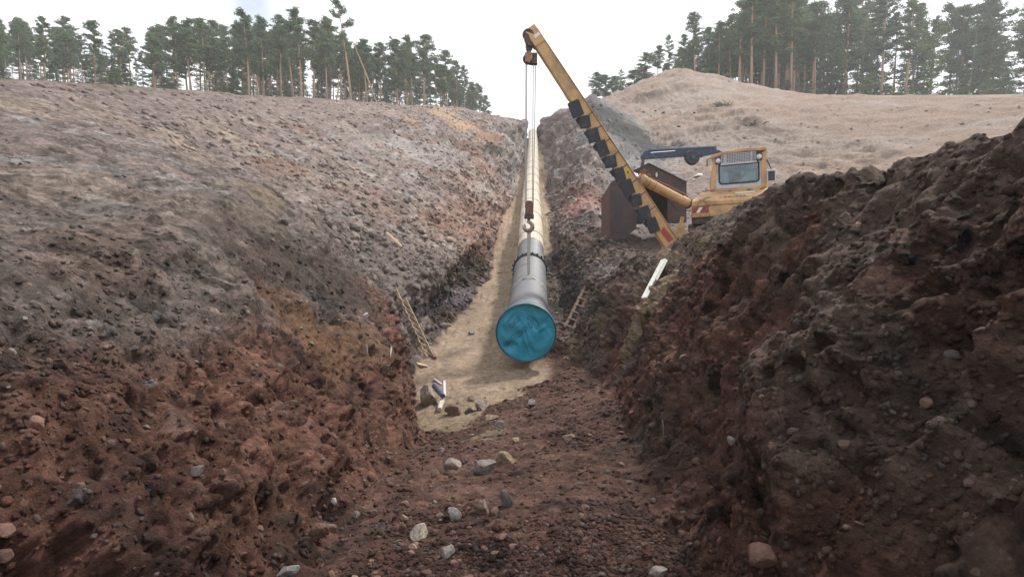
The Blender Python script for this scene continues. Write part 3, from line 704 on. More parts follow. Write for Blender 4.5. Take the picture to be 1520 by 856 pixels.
near_m = (((SF < rg_.random(len(SF)) * .9) | (rg_.random(len(SF)) < .04)) & (UF > 2.05) & (UF < 10.2) & (DF < 14)) * clus * (1 + 2.5 * ((UF > 4.8) & (UF < 6.05) & (DF < 12)) + 3 * ((UF > 4.7) & (UF < 5.5) & (DF < 6.5)))
near_m = near_m + 1.2 * ((UF > 6.1) & (UF < 8.2) & (DF < 10)) + .5 * ((UF > 3.2) & (UF < 4.9) & (DF < 10))
near_m = near_m + .8 * ((SF < .15) & (UF > 4.9) & (UF < 6.1) & (DF < 13))
rubble('rubble', near_m, 32000, .008, .075, 'fine stony rubble strewn over the near banks and trench bottom')
far_m = ((SF < .15) & (UF > 2.02) & (UF < 12.0) & (DF > 14) & (DF < 80)) * np.clip(.7 + 1.2 * w1.ravel(), .1, 2) * np.where(UF > 9.6, .25, 1)
rubble('rubble', far_m, 16000, .025, .13, 'pale broken stone covering the distant slopes', 1.18)

# ------------------------------------------------------------------ pipeline
STEEL = simple('pipe_steel', (.115, .12, .13), rough=0.55, metal=0.1, var=0.22, scale=5, bump=0.25, bscale=14, dirt=(.16, .14, .125), dirt_amt=0.35)
STEEL2 = simple('pipe_coating', (.105, .11, .12), rough=0.55, metal=0.1, var=0.15, scale=4, bump=0.15, bscale=20, dirt=(.24, .20, .17), dirt_amt=0.2)
BLUE = simple('cap_blue', (.03, .32, .48), rough=0.38, var=0.2, scale=3.0, bump=0.1, bscale=12, dirt=(.05, .22, .30), dirt_amt=0.3)
BLUED = simple('cap_rim_blue', (.018, .085, .12), rough=0.5, var=0.3, scale=6, dirt=(.16, .13, .10), dirt_amt=0.3)
CAPMARK = simple('cap_lettering', (.014, .14, .22), rough=0.6)
WOODW = simple('white_batten', (.46, .405, .325), rough=0.85, var=0.14, scale=5, dirt=(.40, .33, .25), dirt_amt=0.3)
BLACKM = simple('black_rubber', (.018, .02, .024), rough=0.65, var=0.3, scale=10, bump=0.2)
PATH = [(12.9, .315, -2.18), (15.5, .43, -1.88), (18, .54, -1.47), (21, .67, -.72), (23, .75, -.1), (28, .91, 1.2), (33, 1.08, 2.3), (44, 1.53, 5.06), (63, 2.23, 10.2), (72, 2.5, 12.45), (80, 2.7, 13.1), (92, 3.0, 12.7)]
pa = np.array(PATH)
def pipe_at(d):
    d = np.atleast_1d(np.asarray(d, float))
    return np.stack([pchip(pa[:, 0], pa[:, 1], d), d, pchip(pa[:, 0], pa[:, 2], d) + CZ], 1)
def pipe_frame(d):
    a, b = pipe_at(d - .05)[0], pipe_at(d + .05)[0]
    t = Vector(b - a).normalized(); x = t.cross(Vector((0, 0, 1))).normalized(); z = x.cross(t)
    return Vector(pipe_at(d)[0]), t, x, z
def pipe_ring(d, r, n=48, wob=0.0, seed=0):
    c, t, x, z = pipe_frame(d); out_ = []
    for k in range(n):
        a = 2 * math.pi * k / n
        rr = r + wob * math.sin(3 * a + seed * 1.7) * math.sin(seed * 2.3 + a)
        out_.append(c + (x * math.cos(a) + z * math.sin(a)) * rr)
    return out_
def pipe_tube(dr, n=48, wob=0.0):
    m = MB(); vs = []; fs = []
    for i, (d, r) in enumerate(dr): vs += pipe_ring(d, r, n, wob, i)
    for i in range(len(dr) - 1):
        for k in range(n):
            a = i * n + k; b = i * n + (k + 1) % n
            fs.append((a, b, b + n, a + n))
    return m.add(vs, fs)
pipeline = empty('pipeline', (0.32, 13.0, -3.1 + CZ))
tag(pipeline, 'long grey and white pipeline with blue end cap hanging in the trench', 'pipeline')
prof = [(13.02, .655), (13.08, .65), (13.14, .60), (13.25, .56), (13.4, .542)] + [(d, .535) for d in np.linspace(13.6, 19.5, 26)]
pipe_tube(prof, 48, .004).build('steel_barrel', STEEL, pipeline, True)
pipe_tube([(13.12, .60), (13.13, .632), (13.19, .632), (13.2, .60)], 48).build('end_collar', STEEL2, pipeline, True)
for wd in (14.15, 16.95, 18.4):
    pipe_tube([(wd - .03, .534), (wd - .012, .547), (wd + .012, .547), (wd + .03, .534)]).build('weld_seam', STEEL2, pipeline, True)
# blue cap: dented sheet inside a rolled rim
c0, t0, x0, z0 = pipe_frame(12.95)
m = MB(); nr, na = 26, 72
dents = [(-.40, -.42, .16, .05), (.42, .20, .16, .05), (-.15, -.10, .30, .03), (.05, .48, .40, .05), (.0, -.38, .10, .04), (-.25, .35, .16, .03), (.3, -.25, .3, -.03), (-.05, .15, .2, -.03)]
fold = [((-.62, -.40), (-.25, -.30)), ((.62, .25), (.30, .05)), ((-.10, -.02), (.02, -.62)), ((-.3, .45), (-.5, .2)), ((.18, .3), (.5, -.1))]
def seg_d(px, py, a, b):
    ax, ay = a; bx, by = b; vx, vy = bx - ax, by - ay
    t = max(0, min(1, ((px - ax) * vx + (py - ay) * vy) / (vx * vx + vy * vy)))
    return math.hypot(px - ax - t * vx, py - ay - t * vy)
def cap_h(x, y):
    r = math.hypot(x, y)
    e = max(0, 1 - (r / .665) ** 6)
    h = .03 * (1 - (r / .665) ** 2) + .018 * math.sin(4.1 * x + 1.3) * math.cos(5.3 * y + .4) + .014 * math.sin(11 * x - 7 * y) + .014 * math.sin(23 * x + 17 * y + 3 * math.sin(9 * x))
    for dx, dy, s, a in dents: h -= a * math.exp(-((x - dx) ** 2 + (y - dy) ** 2) / (s * s))
    for k, (a, b) in enumerate(fold): h += (.06 if k % 2 else -.06) * math.exp(-seg_d(x, y, a, b) / .035)
    return h * e
def cap_pt(x, y, lift=0.0): return c0 + x0 * x + z0 * y - t0 * (cap_h(x, y) + lift - .015)
vs = [cap_pt(0, 0)]; fs = []
for i in range(1, nr + 1):
    r = .665 * i / nr
    for k in range(na):
        a = 2 * math.pi * k / na; vs.append(cap_pt(r * math.cos(a), r * math.sin(a)))
for k in range(na): fs.append((0, 1 + (k + 1) % na, 1 + k))
for i in range(nr - 1):
    for k in range(na):
        a = 1 + i * na + k; b = 1 + i * na + (k + 1) % na
        fs.append((a, b, b + na, a + na))
cap = m.add(vs, fs).build('end_cap', BLUE, pipeline, True)
cap['label'] = 'dented bright blue cap with illegible dark lettering'
pipe_tube([(13.12, .655), (13.12, .685), (12.93, .69), (12.905, .683), (12.90, .672), (12.915, .662), (12.96, .655)], 72).build('cap_rim', BLUED, pipeline, True)
# faded stencilled letters, slanted across the cap
mk = MB(); rr_ = random.Random(3)
def stroke(xa, ya, xb, yb, w):
    n_ = 5; L_ = math.hypot(xb - xa, yb - ya); nx, ny = -(yb - ya) / L_ * w, (xb - xa) / L_ * w
    q = []
    for i in range(n_ + 1):
        f_ = i / n_; x, y = xa + (xb - xa) * f_, ya + (yb - ya) * f_
        q += [cap_pt(x + nx, y + ny, .008), cap_pt(x - nx, y - ny, .008)]
    mk.add(q, [(2 * i, 2 * i + 2, 2 * i + 3, 2 * i + 1) for i in range(n_)])
GLY = {'П': [(0, 0, 0, 1), (0, 1, .7, 1), (.7, 1, .7, 0)], 'И': [(0, 0, 0, 1), (0, 0, .7, 1), (.7, 0, .7, 1)], 'Т': [(0, 1, .8, 1), (.4, 1, .4, 0)], 'Н': [(0, 0, 0, 1), (.7, 0, .7, 1), (0, .5, .7, .5)],
       'Е': [(0, 0, 0, 1), (0, 1, .6, 1), (0, .5, .5, .5), (0, 0, .6, 0)], 'Ш': [(0, 0, 0, 1), (.4, 0, .4, 1), (.8, 0, .8, 1), (0, 0, .8, 0)], 'О': [(0, 0, 0, 1), (0, 1, .6, 1), (.6, 1, .6, 0), (.6, 0, 0, 0)]}
def cap_line(ox, oy, ang, h, txt):
    ca, sa = math.cos(ang), math.sin(ang); cx = 0
    for ch in txt:
        for x1, y1, x2, y2 in GLY[ch]:
            p1 = ((cx + x1 * h * .75 + y1 * h * .12), y1 * h); p2 = ((cx + x2 * h * .75 + y2 * h * .12), y2 * h)
            stroke(ox + p1[0] * ca - p1[1] * sa, oy + p1[0] * sa + p1[1] * ca, ox + p2[0] * ca - p2[1] * sa, oy + p2[0] * sa + p2[1] * ca, .0085)
        cx += h * .92
cap_line(-.45, -.36, R(40), .13, 'ШНПШИИШП')
cap_line(-.33, .10, R(42), .11, 'ОИШ')
cap_line(.02, .33, R(-48), .10, 'ОИПШИ')
tag(mk.build('lettering', CAPMARK, cap), kind='stuff')
# clamp ring with bolts between the two pipe lengths
pipe_tube([(19.38, .53), (19.38, .575), (19.58, .58), (19.6, .575), (19.6, .46)]).build('clamp_ring', BLACKM, pipeline, True)
mb = MB()
for k in range(22):
    a = 2 * math.pi * k / 22; c, t, x, z = pipe_frame(19.47)
    rd = x * math.cos(a) + z * math.sin(a)
    mb.box(c + rd * .597, (.05, .11, .05), (rd, t, rd.cross(t)))
tag(mb.build('clamp_lug', BLACKM, pipeline), kind='stuff')
c, t, x, z = pipe_frame(19.45)
MB().tube([c + x * .60 - z * .12, c + x * .78 - z * .2, c + x * .95 - z * .16], .03).build('clamp_handle', BLACKM, pipeline)
pipe_tube([(d, .475) for d in np.linspace(19.5, 21.7, 9)]).build('coated_barrel', STEEL2, pipeline, True)
# upper length, wrapped in white battens
pipe_tube([(d, .455) for d in np.concatenate([np.linspace(21.6, 40, 24), np.linspace(42, 91, 30)])], 32).build('upper_barrel', STEEL2, pipeline, True)
lg = MB(); rl = random.Random(9); d = 21.65
while d < 78:
    ln = .62 if d < 45 else 1.4
    c1_, t1_, x1_, z1_ = pipe_frame(d); c2_, t2_, x2_, z2_ = pipe_frame(d + ln - .014)
    for k in range(26):
        a = 2 * math.pi * k / 26; h = 2 * math.pi / 26 * .48; ro = .487 + rl.uniform(-.006, .006)
        vs = []
        for (cc, xx, zz) in ((c1_, x1_, z1_), (c2_, x2_, z2_)):
            for rr2, aa in ((.456, a - h), (.456, a + h), (ro, a + h), (ro, a - h)):
                vs.append(cc + (xx * math.cos(aa) + zz * math.sin(aa)) * rr2)
        lg.add(vs, [(0, 1, 2, 3), (7, 6, 5, 4), (0, 4, 5, 1), (1, 5, 6, 2), (2, 6, 7, 3), (3, 7, 4, 0)])
    d += ln
tag(lg.build('batten_lagging', WOODW, pipeline), 'white timber battens wrapped round the upper pipe', kind='stuff')
for d in np.arange(22.5, 60, 3.1):
    pipe_tube([(d, .484), (d, .498), (d + .05, .498), (d + .05, .484)], 32).build('tie_band', STEEL2, pipeline, True)

# ------------------------------------------------------------------ pipelayer crane
YELM = simple('machine_yellow', (.50, .30, .135), rough=0.6, var=0.2, scale=3, dirt=(.22, .145, .09), dirt_amt=0.45, bump=0.05)
YELD = simple('machine_yellow_worn', (.40, .22, .09), rough=0.6, var=0.25, scale=5, dirt=(.16, .085, .05), dirt_amt=0.55)
DKM = simple('dark_steel', (.045, .04, .042), rough=0.55, metal=0.3, var=0.4, scale=12, dirt=(.14, .07, .045), dirt_amt=0.45)
RUSTM = simple('rust_orange', (.22, .095, .045), rough=0.8, var=0.35, scale=14, bump=0.4)
CHROME = simple('chrome_rod', (.72, .73, .75), rough=0.2, metal=0.8, var=0.05)
PAD = simple('rubber_pad', (.026, .03, .038), rough=0.75, var=0.35, scale=8, bump=0.3, bscale=25, dirt=(.10, .085, .075), dirt_amt=0.2)
GREYP = simple('cab_grey', (.42, .43, .46), rough=0.5, var=0.1, scale=5, dirt=(.28, .25, .23), dirt_amt=0.25)
REDP = simple('reflector_red', (.22, .03, .03), rough=0.5, var=0.3, dirt=(.18, .11, .07), dirt_amt=.4)
WHITEP = simple('reflector_white', (.62, .60, .58), rough=0.4, var=0.1, dirt=(.4, .36, .32), dirt_amt=0.2)
LETTER = simple('decal_purple_grey', (.16, .13, .15), rough=0.6, var=0.2)
DECAL = simple('decal_pale_blue', (.42, .52, .56), rough=0.5, var=0.2, scale=20)
ROPE = simple('wire_rope', (.30, .29, .29), rough=0.5, metal=0.5, var=0.2, scale=30)
LENS = simple('lamp_lens', (.55, .56, .58), rough=0.15, var=0.15, scale=15)
TRACK = simple('track_steel', (.05, .042, .038), rough=0.7, metal=0.2, var=0.35, dirt=(.13, .085, .06), dirt_amt=0.5)
def glass_mat(name, col):
    if name in MATS: return MATS[name]
    m, t, b = mat_base(name)
    tr = t.nodes.new('ShaderNodeBsdfTransparent'); tr.inputs['Color'].default_value = (*col, 1)
    gl = t.nodes.new('ShaderNodeBsdfGlossy'); gl.inputs['Roughness'].default_value = 0.05; gl.inputs['Color'].default_value = (.9, .95, 1, 1)
    fr = t.nodes.new('ShaderNodeFresnel'); fr.inputs['IOR'].default_value = 1.5
    n1 = t.nodes.new('ShaderNodeTexNoise'); n1.inputs['Scale'].default_value = 3; tcn = t.nodes.new('ShaderNodeTexCoord'); t.links.new(tcn.outputs['Object'], n1.inputs['Vector'])
    ml = t.nodes.new('ShaderNodeMath'); ml.operation = 'MULTIPLY_ADD'; ml.inputs[1].default_value = 0.14; t.links.new(n1.outputs['Fac'], ml.inputs[0]); ml.inputs[2].default_value = 0.02
    ms = t.nodes.new('ShaderNodeMixShader'); t.links.new(ml.outputs[0], ms.inputs[0]); t.links.new(tr.outputs[0], ms.inputs[1]); t.links.new(gl.outputs[0], ms.inputs[2])
    t.links.new(ms.outputs[0], t.nodes['Material Output'].inputs['Surface'])
    MATS[name] = m; return m
GLASS = glass_mat('cab_glass', (.55, .70, .74))
SEATM = simple('cab_interior', (.035, .04, .045), rough=0.7, var=0.3)
PAPER = simple('cab_paper', (.40, .50, .50), rough=0.7)

D0 = 17.6; K = D0 / F
O_ = P(1026.5, 322, D0); RO = R(3.0); YW = R(20.0)
AY = Vector((math.sin(YW), math.cos(YW), 0)); AH = Vector((math.cos(YW), -math.sin(YW), 0)); UPV = Vector((0, 0, 1))
AX, AZ = AH * math.cos(RO) + UPV * math.sin(RO), UPV * math.cos(RO) - AH * math.sin(RO)
AXES = (AX, AY, AZ)
def T(a, y, b): return O_ + AX * a + AY * y + AZ * b
base_p = T(1.3, 2.0, -1.22)
pl = empty('pipelayer_tractor', base_p)
tag(pl, 'yellow tracked pipelayer with raised side boom standing behind the right bank', 'pipelayer')
def PX(px, py, y):      # local point seen towards a pixel at local depth y
    e_ = Vector((0, 0, CZ)); r_ = P(px, py, 10.0) - e_
    return e_ + r_ * ((O_ + AY * y - e_).dot(AY) / r_.dot(AY))
def ab(px, py, y):
    q_ = PX(px, py, y) - O_; return q_.dot(AX), q_.dot(AZ)
# lower body
b = MB(); b.prism([T(0, 0, -.02), T(3.0, 0, -.02), T(3.0, 0, .30), T(0, 0, .30)], AY * 4.3)
b.build('chassis', YELM, pl, bevel=.02)
b = MB()
lo = [T(-.01, -.02, .302), T(3.02, -.02, .302), T(3.02, 4.2, .302), T(-.01, 4.2, .302)]
mi = [T(.0, -.02, .46), T(3.02, -.02, .40), T(3.02, 4.2, .46), T(.0, 4.2, .46)]
a_hl = ab(1041, 284, .85)[0]
hi = [T(a_hl, .85, .76), T(2.9, .85, .76), T(2.9, 4.1, .76), T(a_hl, 4.1, .76)]
b.add(lo + mi + hi, [(3, 2, 1, 0), (0, 1, 5, 4), (1, 2, 6, 5), (2, 3, 7, 6), (3, 0, 4, 7), (4, 5, 9, 8), (5, 6, 10, 9), (6, 7, 11, 10), (7, 4, 8, 11), (8, 9, 10, 11)])
hood = b.build('hood', YELM, pl, bevel=.03)
# lettering on the sloping hood face
fu = (T(1.0, -.02, .45) - T(.0, -.02, .46)).normalized(); fv = (T(1, .85, .76) - T(1, -.02, .44)).normalized()
fn_ = fu.cross(fv).normalized()
if fn_.y > 0: fn_ = -fn_
def on_hood(a, v): return T(a, -.02, .445) + fv * v + fn_ * .012
cu = bpy.data.curves.new('lettering', 'FONT'); cu.body = 'LIEBHERR'; cu.size = .17; cu.extrude = .003; cu.space_character = 1.05
tmp = bpy.data.objects.new('lettering_text', cu); COL.objects.link(tmp)
dg = bpy.context.evaluated_depsgraph_get(); dg.update()
tme = bpy.data.meshes.new_from_object(tmp.evaluated_get(dg)); bpy.data.objects.remove(tmp, do_unlink=True)
Mx = Matrix((fu, fv, fn_)).transposed().to_4x4(); Mx.translation = on_hood(.80, .20) - base_p
tme.transform(Mx); tme.materials.clear(); tme.name = 'lettering'
lt_ = link_mesh('lettering', tme, LETTER, None); lt_.parent = hood; tag(lt_, kind='stuff')
m = MB(); q = [on_hood(1.25, .50), on_hood(1.80, .50), on_hood(1.80, .64), on_hood(1.25, .64)]
m.prism(q, fn_ * .004); m.build('decal', DECAL, hood)
m = MB()
for a in (1.05, 1.6, 1.95): m.prism([on_hood(a, .82), on_hood(a + .10, .82), on_hood(a + .10, .87), on_hood(a, .87)], fn_ * .006)
tag(m.build('vent_hole', SEATM, hood), kind='stuff')
# grab bars and hinges on the hood
for (x1, y1, x2, y2, th) in ((1038, 297, 1054, 293, .028), (1034, 308, 1055, 304, .035), (1043, 284, 1060, 282, .03)):
    yy = .25 if y1 > 290 else .75
    MB().bar(PX(x1, y1, yy - .25), PX(x2, y2, yy - .25), th, th).build('hinge_bar', RUSTM, hood)
pts = [PX(1035.5 + 7 * (1 - math.cos(a)), 305 - 9 * math.sin(a), -.03) for a in np.linspace(0, math.pi, 9)]
MB().tube(pts, .014, 6).build('grab_handle', YELD, hood)
# striped reflector and bumper
xs = [1027.5, 1034, 1041, 1049]
def strip(a0, a1, sk, mat):
    MB().prism([T(a0, -.012, .11), T(a1, -.012, .11), T(a1 + sk, -.012, .27), T(a0 + sk, -.012, .27)], AY * -.006).build('reflector', mat, pl)
MB().prism([T(.02, -.002, .10), T(.50, -.002, .10), T(.50, -.002, .28), T(.02, -.002, .28)], AY * -.008).build('reflector', REDP, pl)
strip(.13, .23, .10, WHITEP)
MB().box(T(.25, -.06, .03), (.52, .12, .12), AXES).build('bumper', YELD, pl, bevel=.015)
MB().box(T(.5, .25, -.12), (1.0, .5, .2), AXES).build('bumper', DKM, pl, bevel=.015)
# cab
CB = dict(a0=ab(1054, 281, .86)[0], a1=ab(1138, 240, .86)[0], b0=.76, b1=ab(1100, 225, .86)[1], y0=.86, y1=2.35)
cab = MB()
a0, a1, b0, b1, y0, y1 = [CB[k] for k in ('a0', 'a1', 'b0', 'b1', 'y0', 'y1')]
pw = .15
cab.prism([T(a0, y0, b0), T(a0 + pw, y0, b0), T(a0 + pw + .07, y0, b1 - .12), T(a0 + .10, y0, b1 - .04)], AY * .14)
cab.prism([T(a1 - pw, y0, b0), T(a1, y0, b0), T(a1, y0, b1), T(a1 - pw, y0, b1 - .1)], AY * .14)
cab.prism([T(a0 + .06, y0 - .05, b1 - .14), T(a0 + .35, y0 - .05, b1 - .07), T(a0 + .95, y0 - .05, b1 - .015), T(a1 + .01, y0 - .05, b1 - .03), T(a1 + .01, y0 - .05, b1 + .07), T(a0 + .95, y0 - .05, b1 + .085), T(a0 + .35, y0 - .05, b1 + .03), T(a0 + .06, y0 - .05, b1 - .02)], AY * 1.62)
cab.prism([T(a0, y1 - .1, b0), T(a1, y1 - .1, b0), T(a1, y1 - .1, b1), T(a0 + .1, y1 - .1, b1 - .04)], AY * .1)
cab.box(T((a0 + a1) / 2, (y0 + y1) / 2, b0 + .04), (a1 - a0, y1 - y0, .08), AXES)
cabo = cab.build('cab', YELM, pl, bevel=.015)
# grey inner front panel with rounded window opening
wa0, wa1, wb0, wb1 = ab(1067, 260, .88)[0], ab(1127, 260, .88)[0], ab(1095, 272, .88)[1], ab(1095, 240, .88)[1]
ia0, ia1, ib0, ib1 = a0 + pw - .01, a1 - pw + .01, b0 + .085, b1 - .10
NSEG = 6; ring = []
def rr_pts(x0_, x1_, z0_, z1_, r):
    o_ = []
    for (cx, cz, s0) in ((x1_ - r, z1_ - r, 0), (x0_ + r, z1_ - r, 90), (x0_ + r, z0_ + r, 180), (x1_ - r, z0_ + r, 270)):
        for i in range(NSEG + 1):
            an = R(s0 + 90 * i / NSEG); o_.append((cx + r * math.cos(an), cz + r * math.sin(an)))
    return o_
inn = rr_pts(wa0, wa1, wb0, wb1, .11); outr = rr_pts(ia0, ia1, ib0, ib1, .005)
def frame_mesh(inn, outr, y, th):
    m = MB(); n = len(inn)
    vs = [T(a, y, b_) for a, b_ in inn] + [T(a, y, b_) for a, b_ in outr] + [T(a, y + th, b_) for a, b_ in inn] + [T(a, y + th, b_) for a, b_ in outr]
    fs = []
    for i in range(n):
        j = (i + 1) % n
        fs += [(i, n + i, n + j, j), (2 * n + i, 2 * n + j, 3 * n + j, 3 * n + i), (i, j, 2 * n + j, 2 * n + i), (n + i, 3 * n + i, 3 * n + j, n + j)]
    return m.add(vs, fs)
frame_mesh(inn, outr, y0 + .03, .04).build('front_panel', GREYP, cabo)
frame_mesh(rr_pts(wa0 + .035, wa1 - .035, wb0 + .035, wb1 - .035, .09), rr_pts(wa0 - .012, wa1 + .012, wb0 - .012, wb1 + .012, .115), y0 + .015, .02).build('window_seal', BLACKM, cabo)
m = MB(); ip = rr_pts(wa0 + .02, wa1 - .02, wb0 + .02, wb1 - .02, .1)
m.prism([T(a, y0 + .04, b_) for a, b_ in ip], AY * .01); m.build('windscreen', GLASS, cabo)
am = (wa0 + wa1) / 2; bm_ = (wb0 + wb1) / 2
m = MB(); m.box(T(am, y0 + .75, bm_ - .15), (.5, .14, .55), AXES); m.box(T(am, y0 + .55, bm_ - .35), (.5, .5, .14), AXES); m.build('seat', SEATM, cabo, bevel=.04)
MB().tube([T(am + .05 + .17 * math.cos(t_), y0 + .32, bm_ + .05 + .13 * math.sin(t_)) for t_ in np.linspace(0, 6.28, 13)], .02, 6, False).build('steering_wheel', BLACKM, cabo)
MB().box(T(wa1 - .3, y0 + .45, bm_ - .08), (.42, .05, .28), AXES).build('console', PAPER, cabo, bevel=.02)
MB().box(T(wa0 + .22, y0 + .4, bm_ - .1), (.14, .2, .34), AXES).build('console', GREYP, cabo, bevel=.02)
MB().tube([T(wa0 + .3, y0 + .3, wb0 - .1), T(wa0 + .33, y0 + .32, bm_ + .05)], .02, 6).build('control_lever', BLACKM, cabo)
MB().box(T(am + .02, y1 - .13, bm_ + .1), (a1 - a0 - .3, .04, .95), AXES).build('rear_lining', SEATM, cabo)
# side walls with door glass
for aa_ in (a0 + .02, a1 - .02):
    fa = 1 if aa_ > am else -1
    MB().prism([T(aa_, y0 + .14, b0), T(aa_, y1 - .1, b0), T(aa_, y1 - .1, b0 + .32), T(aa_, y0 + .14, b0 + .32)], AX * (.03 * fa)).build('side_panel', YELM, cabo)
    MB().prism([T(aa_, y0 + .15, b0 + .33), T(aa_, y1 - .11, b0 + .33), T(aa_ + (.09 if fa < 0 else 0), y1 - .11, b1 - .12), T(aa_ + (.09 if fa < 0 else 0), y0 + .15, b1 - .12)], AX * (.01 * fa)).build('side_window', GLASS, cabo)
# air conditioner grille over the windscreen
gy = y0 - .04; ga0, ga1 = ab(1071, 235, gy)[0], ab(1122, 235, gy)[0]; gb0, gb1 = ab(1096, 241.5, gy)[1], b1 - .03
m = MB(); m.box(T((ga0 + ga1) / 2, gy - .02, gb0 - .02), (ga1 - ga0 + .06, .12, .045), AXES)
grille = m.build('grille_shelf', GREYP, cabo)
MB().box(T((ga0 + ga1) / 2, y0 + .04, (gb0 + gb1) / 2), (ga1 - ga0, .04, gb1 - gb0), AXES).build('grille_back', SEATM, cabo)
m = MB(); gm0 = (gb0 + gb1) / 2
for i in range(21): m.box(T(ga0 + (ga1 - ga0) * i / 20, gy + .012, gm0), (.017, .018, gb1 - gb0), AXES)
for k in range(7): m.box(T((ga0 + ga1) / 2, gy + .010, gb0 + (gb1 - gb0) * (k + .5) / 7), (ga1 - ga0, .018, .013), AXES)
m.box(T(ga0 + .10, gy + .005, gm0), (.04, .02, gb1 - gb0), AXES); m.box(T(ga1 - .12, gy + .005, gm0), (.04, .02, gb1 - gb0), AXES)
tag(m.build('grille_bars', GREYP, cabo), kind='stuff')
for (a, b_) in (ab(1066, 239, y0 - .03), ab(1127, 232.5, y0 - .03)):
    h = MB().box(T(a, y0 - .01, b_), (.17, .06, .19), AXES).build('lamp_box', SEATM, cabo, bevel=.01)
    n_ = 20; c_ = T(a, y0 - .05, b_); vs = [c_ - AY * .035] + [c_ + AX * (.072 * math.cos(6.2832 * k / n_)) + AZ * (.072 * math.sin(6.2832 * k / n_)) for k in range(n_)] + [c_ + AY * .02 + AX * (.078 * math.cos(6.2832 * k / n_)) + AZ * (.078 * math.sin(6.2832 * k / n_)) for k in range(n_)]
    MB().add(vs, [(0, 1 + k, 1 + (k + 1) % n_) for k in range(n_)] + [(1 + k, 1 + n_ + k, 1 + n_ + (k + 1) % n_, 1 + (k + 1) % n_) for k in range(n_)]).build('headlight', LENS, cabo, True)
MB().tube([T(a0 + .1, y0, b1 - .1), T(a0 - .06, y0 - .1, b1 - .16), T(a0 - .07, y0 - .1, b1 - .38)], .02, 6).build('mirror_arm', RUSTM, cabo)
mc = PX(1145, 261, y0 - .05)
MB().tube([T(a1, y0, b1 - .3), mc + AZ * .2], .015, 6).build('mirror_arm', BLACKM, cabo)
mir = MB().box(mc, (.26, .06, .38), AXES).build('side_mirror', GREYP, cabo, bevel=.02)
MB().box(mc - AY * .035, (.18, .01, .28), AXES).build('mirror_glass', SEATM, mir)
# tracks
for aa in (-.12, 2.72):
    m = MB(); n_ = 44; L_, H_ = 4.2, .95; pr_ = []
    for k in range(n_):
        u_ = k / n_
        per = 2 * (L_ - H_) + math.pi * H_; s_ = u_ * per
        if s_ < L_ - H_: y_, z_, an = s_ + H_ / 2, 0, 0
        elif s_ < L_ - H_ + math.pi * H_ / 2:
            th = (s_ - (L_ - H_)) / (H_ / 2); y_, z_, an = L_ - H_ / 2 + math.sin(th) * H_ / 2, H_ / 2 - math.cos(th) * H_ / 2, th
        elif s_ < 2 * (L_ - H_) + math.pi * H_ / 2: y_, z_, an = L_ - H_ / 2 - (s_ - (L_ - H_) - math.pi * H_ / 2), H_, math.pi
        else:
            th = (s_ - 2 * (L_ - H_) - math.pi * H_ / 2) / (H_ / 2); y_, z_, an = H_ / 2 - math.sin(th) * H_ / 2, H_ / 2 + math.cos(th) * H_ / 2, math.pi + th
        tv = AY * math.cos(an) + AZ * math.sin(an); nv_ = AX.cross(tv)
        m.box(T(aa + .3, y_ + .05, z_ - 1.18), (.6, .19, .06), (AX, tv, nv_))
    tr = m.build('track', TRACK, pl); tag(tr, kind='stuff')
    m = MB(); m.box(T(aa + .3, 2.15, -.70), (.34, 3.1, .5), AXES); m.build('track_frame', YELD, pl, bevel=.03)
    for yy in (.53, 3.77): MB().tube([T(aa + .1, yy, -.70), T(aa + .5, yy, -.70)], .40, 20).build('sprocket', TRACK, pl)
MB().box(T(3.25, 1.8, .1), (.5, 1.8, 1.0), AXES).build('counterweight', YELD, pl, bevel=.04)
# boom
FT, TP = P(996, 364, 17.25), P(785.5, 43, 16.62)
bt = (TP - FT).normalized(); bw = Vector((0, -1, 0)).cross(bt).normalized()   # bw: to the right / down
if bw.x < 0: bw = -bw
bn = bt.cross(bw).normalized()
if bn.y > 0: bn = -bn                                                       # towards the viewer
BL = (TP - FT).length
def BP(s, w, n=0.0): return FT + bt * (s * BL) + bw * w + bn * n
def beam(s0, s1, w0a, w0b, w1a, w1b, n0, n1):
    return [BP(s0, w0a, n0), BP(s0, w0b, n0), BP(s1, w1b, n0), BP(s1, w1a, n0)], [BP(s0, w0a, n1), BP(s0, w0b, n1), BP(s1, w1b, n1), BP(s1, w1a, n1)]
def add_hex(m, lo_, hi_): m.add(lo_ + hi_, [(0, 1, 2, 3), (7, 6, 5, 4), (0, 4, 5, 1), (1, 5, 6, 2), (2, 6, 7, 3), (3, 7, 4, 0)])
m = MB()
add_hex(m, *beam(0, .5, -.21, .21, -.17, .17, .16, -.16)); add_hex(m, *beam(.5, .97, -.17, .17, -.145, .145, .16, -.16))
add_hex(m, *beam(-.01, .985, .212, .235, .145, .165, .19, -.19))
add_hex(m, *beam(.93, 1.0, -.17, .17, -.17, .15, .19, .165)); add_hex(m, *beam(.93, 1.0, -.17, .17, -.17, .15, -.165, -.19))
boom = m.build('boom', YELM, pl, bevel=.012)
add = MB(); add.prism([BP(.955, -.05, .195), BP(.955, .13, .195), BP(.967, .13, .195), BP(.967, -.05, .195)], bn * .004); add.build('data_plate', WHITEP, boom)
for i in range(10):
    s = .115 + i * .0605
    cc = BP(s, -.155 - .01 * (i % 2), .135); ang = R(12 + 6 * ((i * 7) % 3))
    e1 = (bt * math.cos(ang) + bw * math.sin(ang)); e2 = bn.cross(e1)
    m = MB().box(cc, (.44 - .05 * (i % 3), .30 + .03 * (i % 2), .15), (e1, e2, bn))
    m.build('rubber_pad', PAD, boom, bevel=.02)
for i in range(9):
    s = .13 + i * .0605
    MB().box(BP(s, -.24, -.02), (.20, .12, .30), (bt, bw, bn)).build('rubber_pad', PAD, boom, bevel=.02)
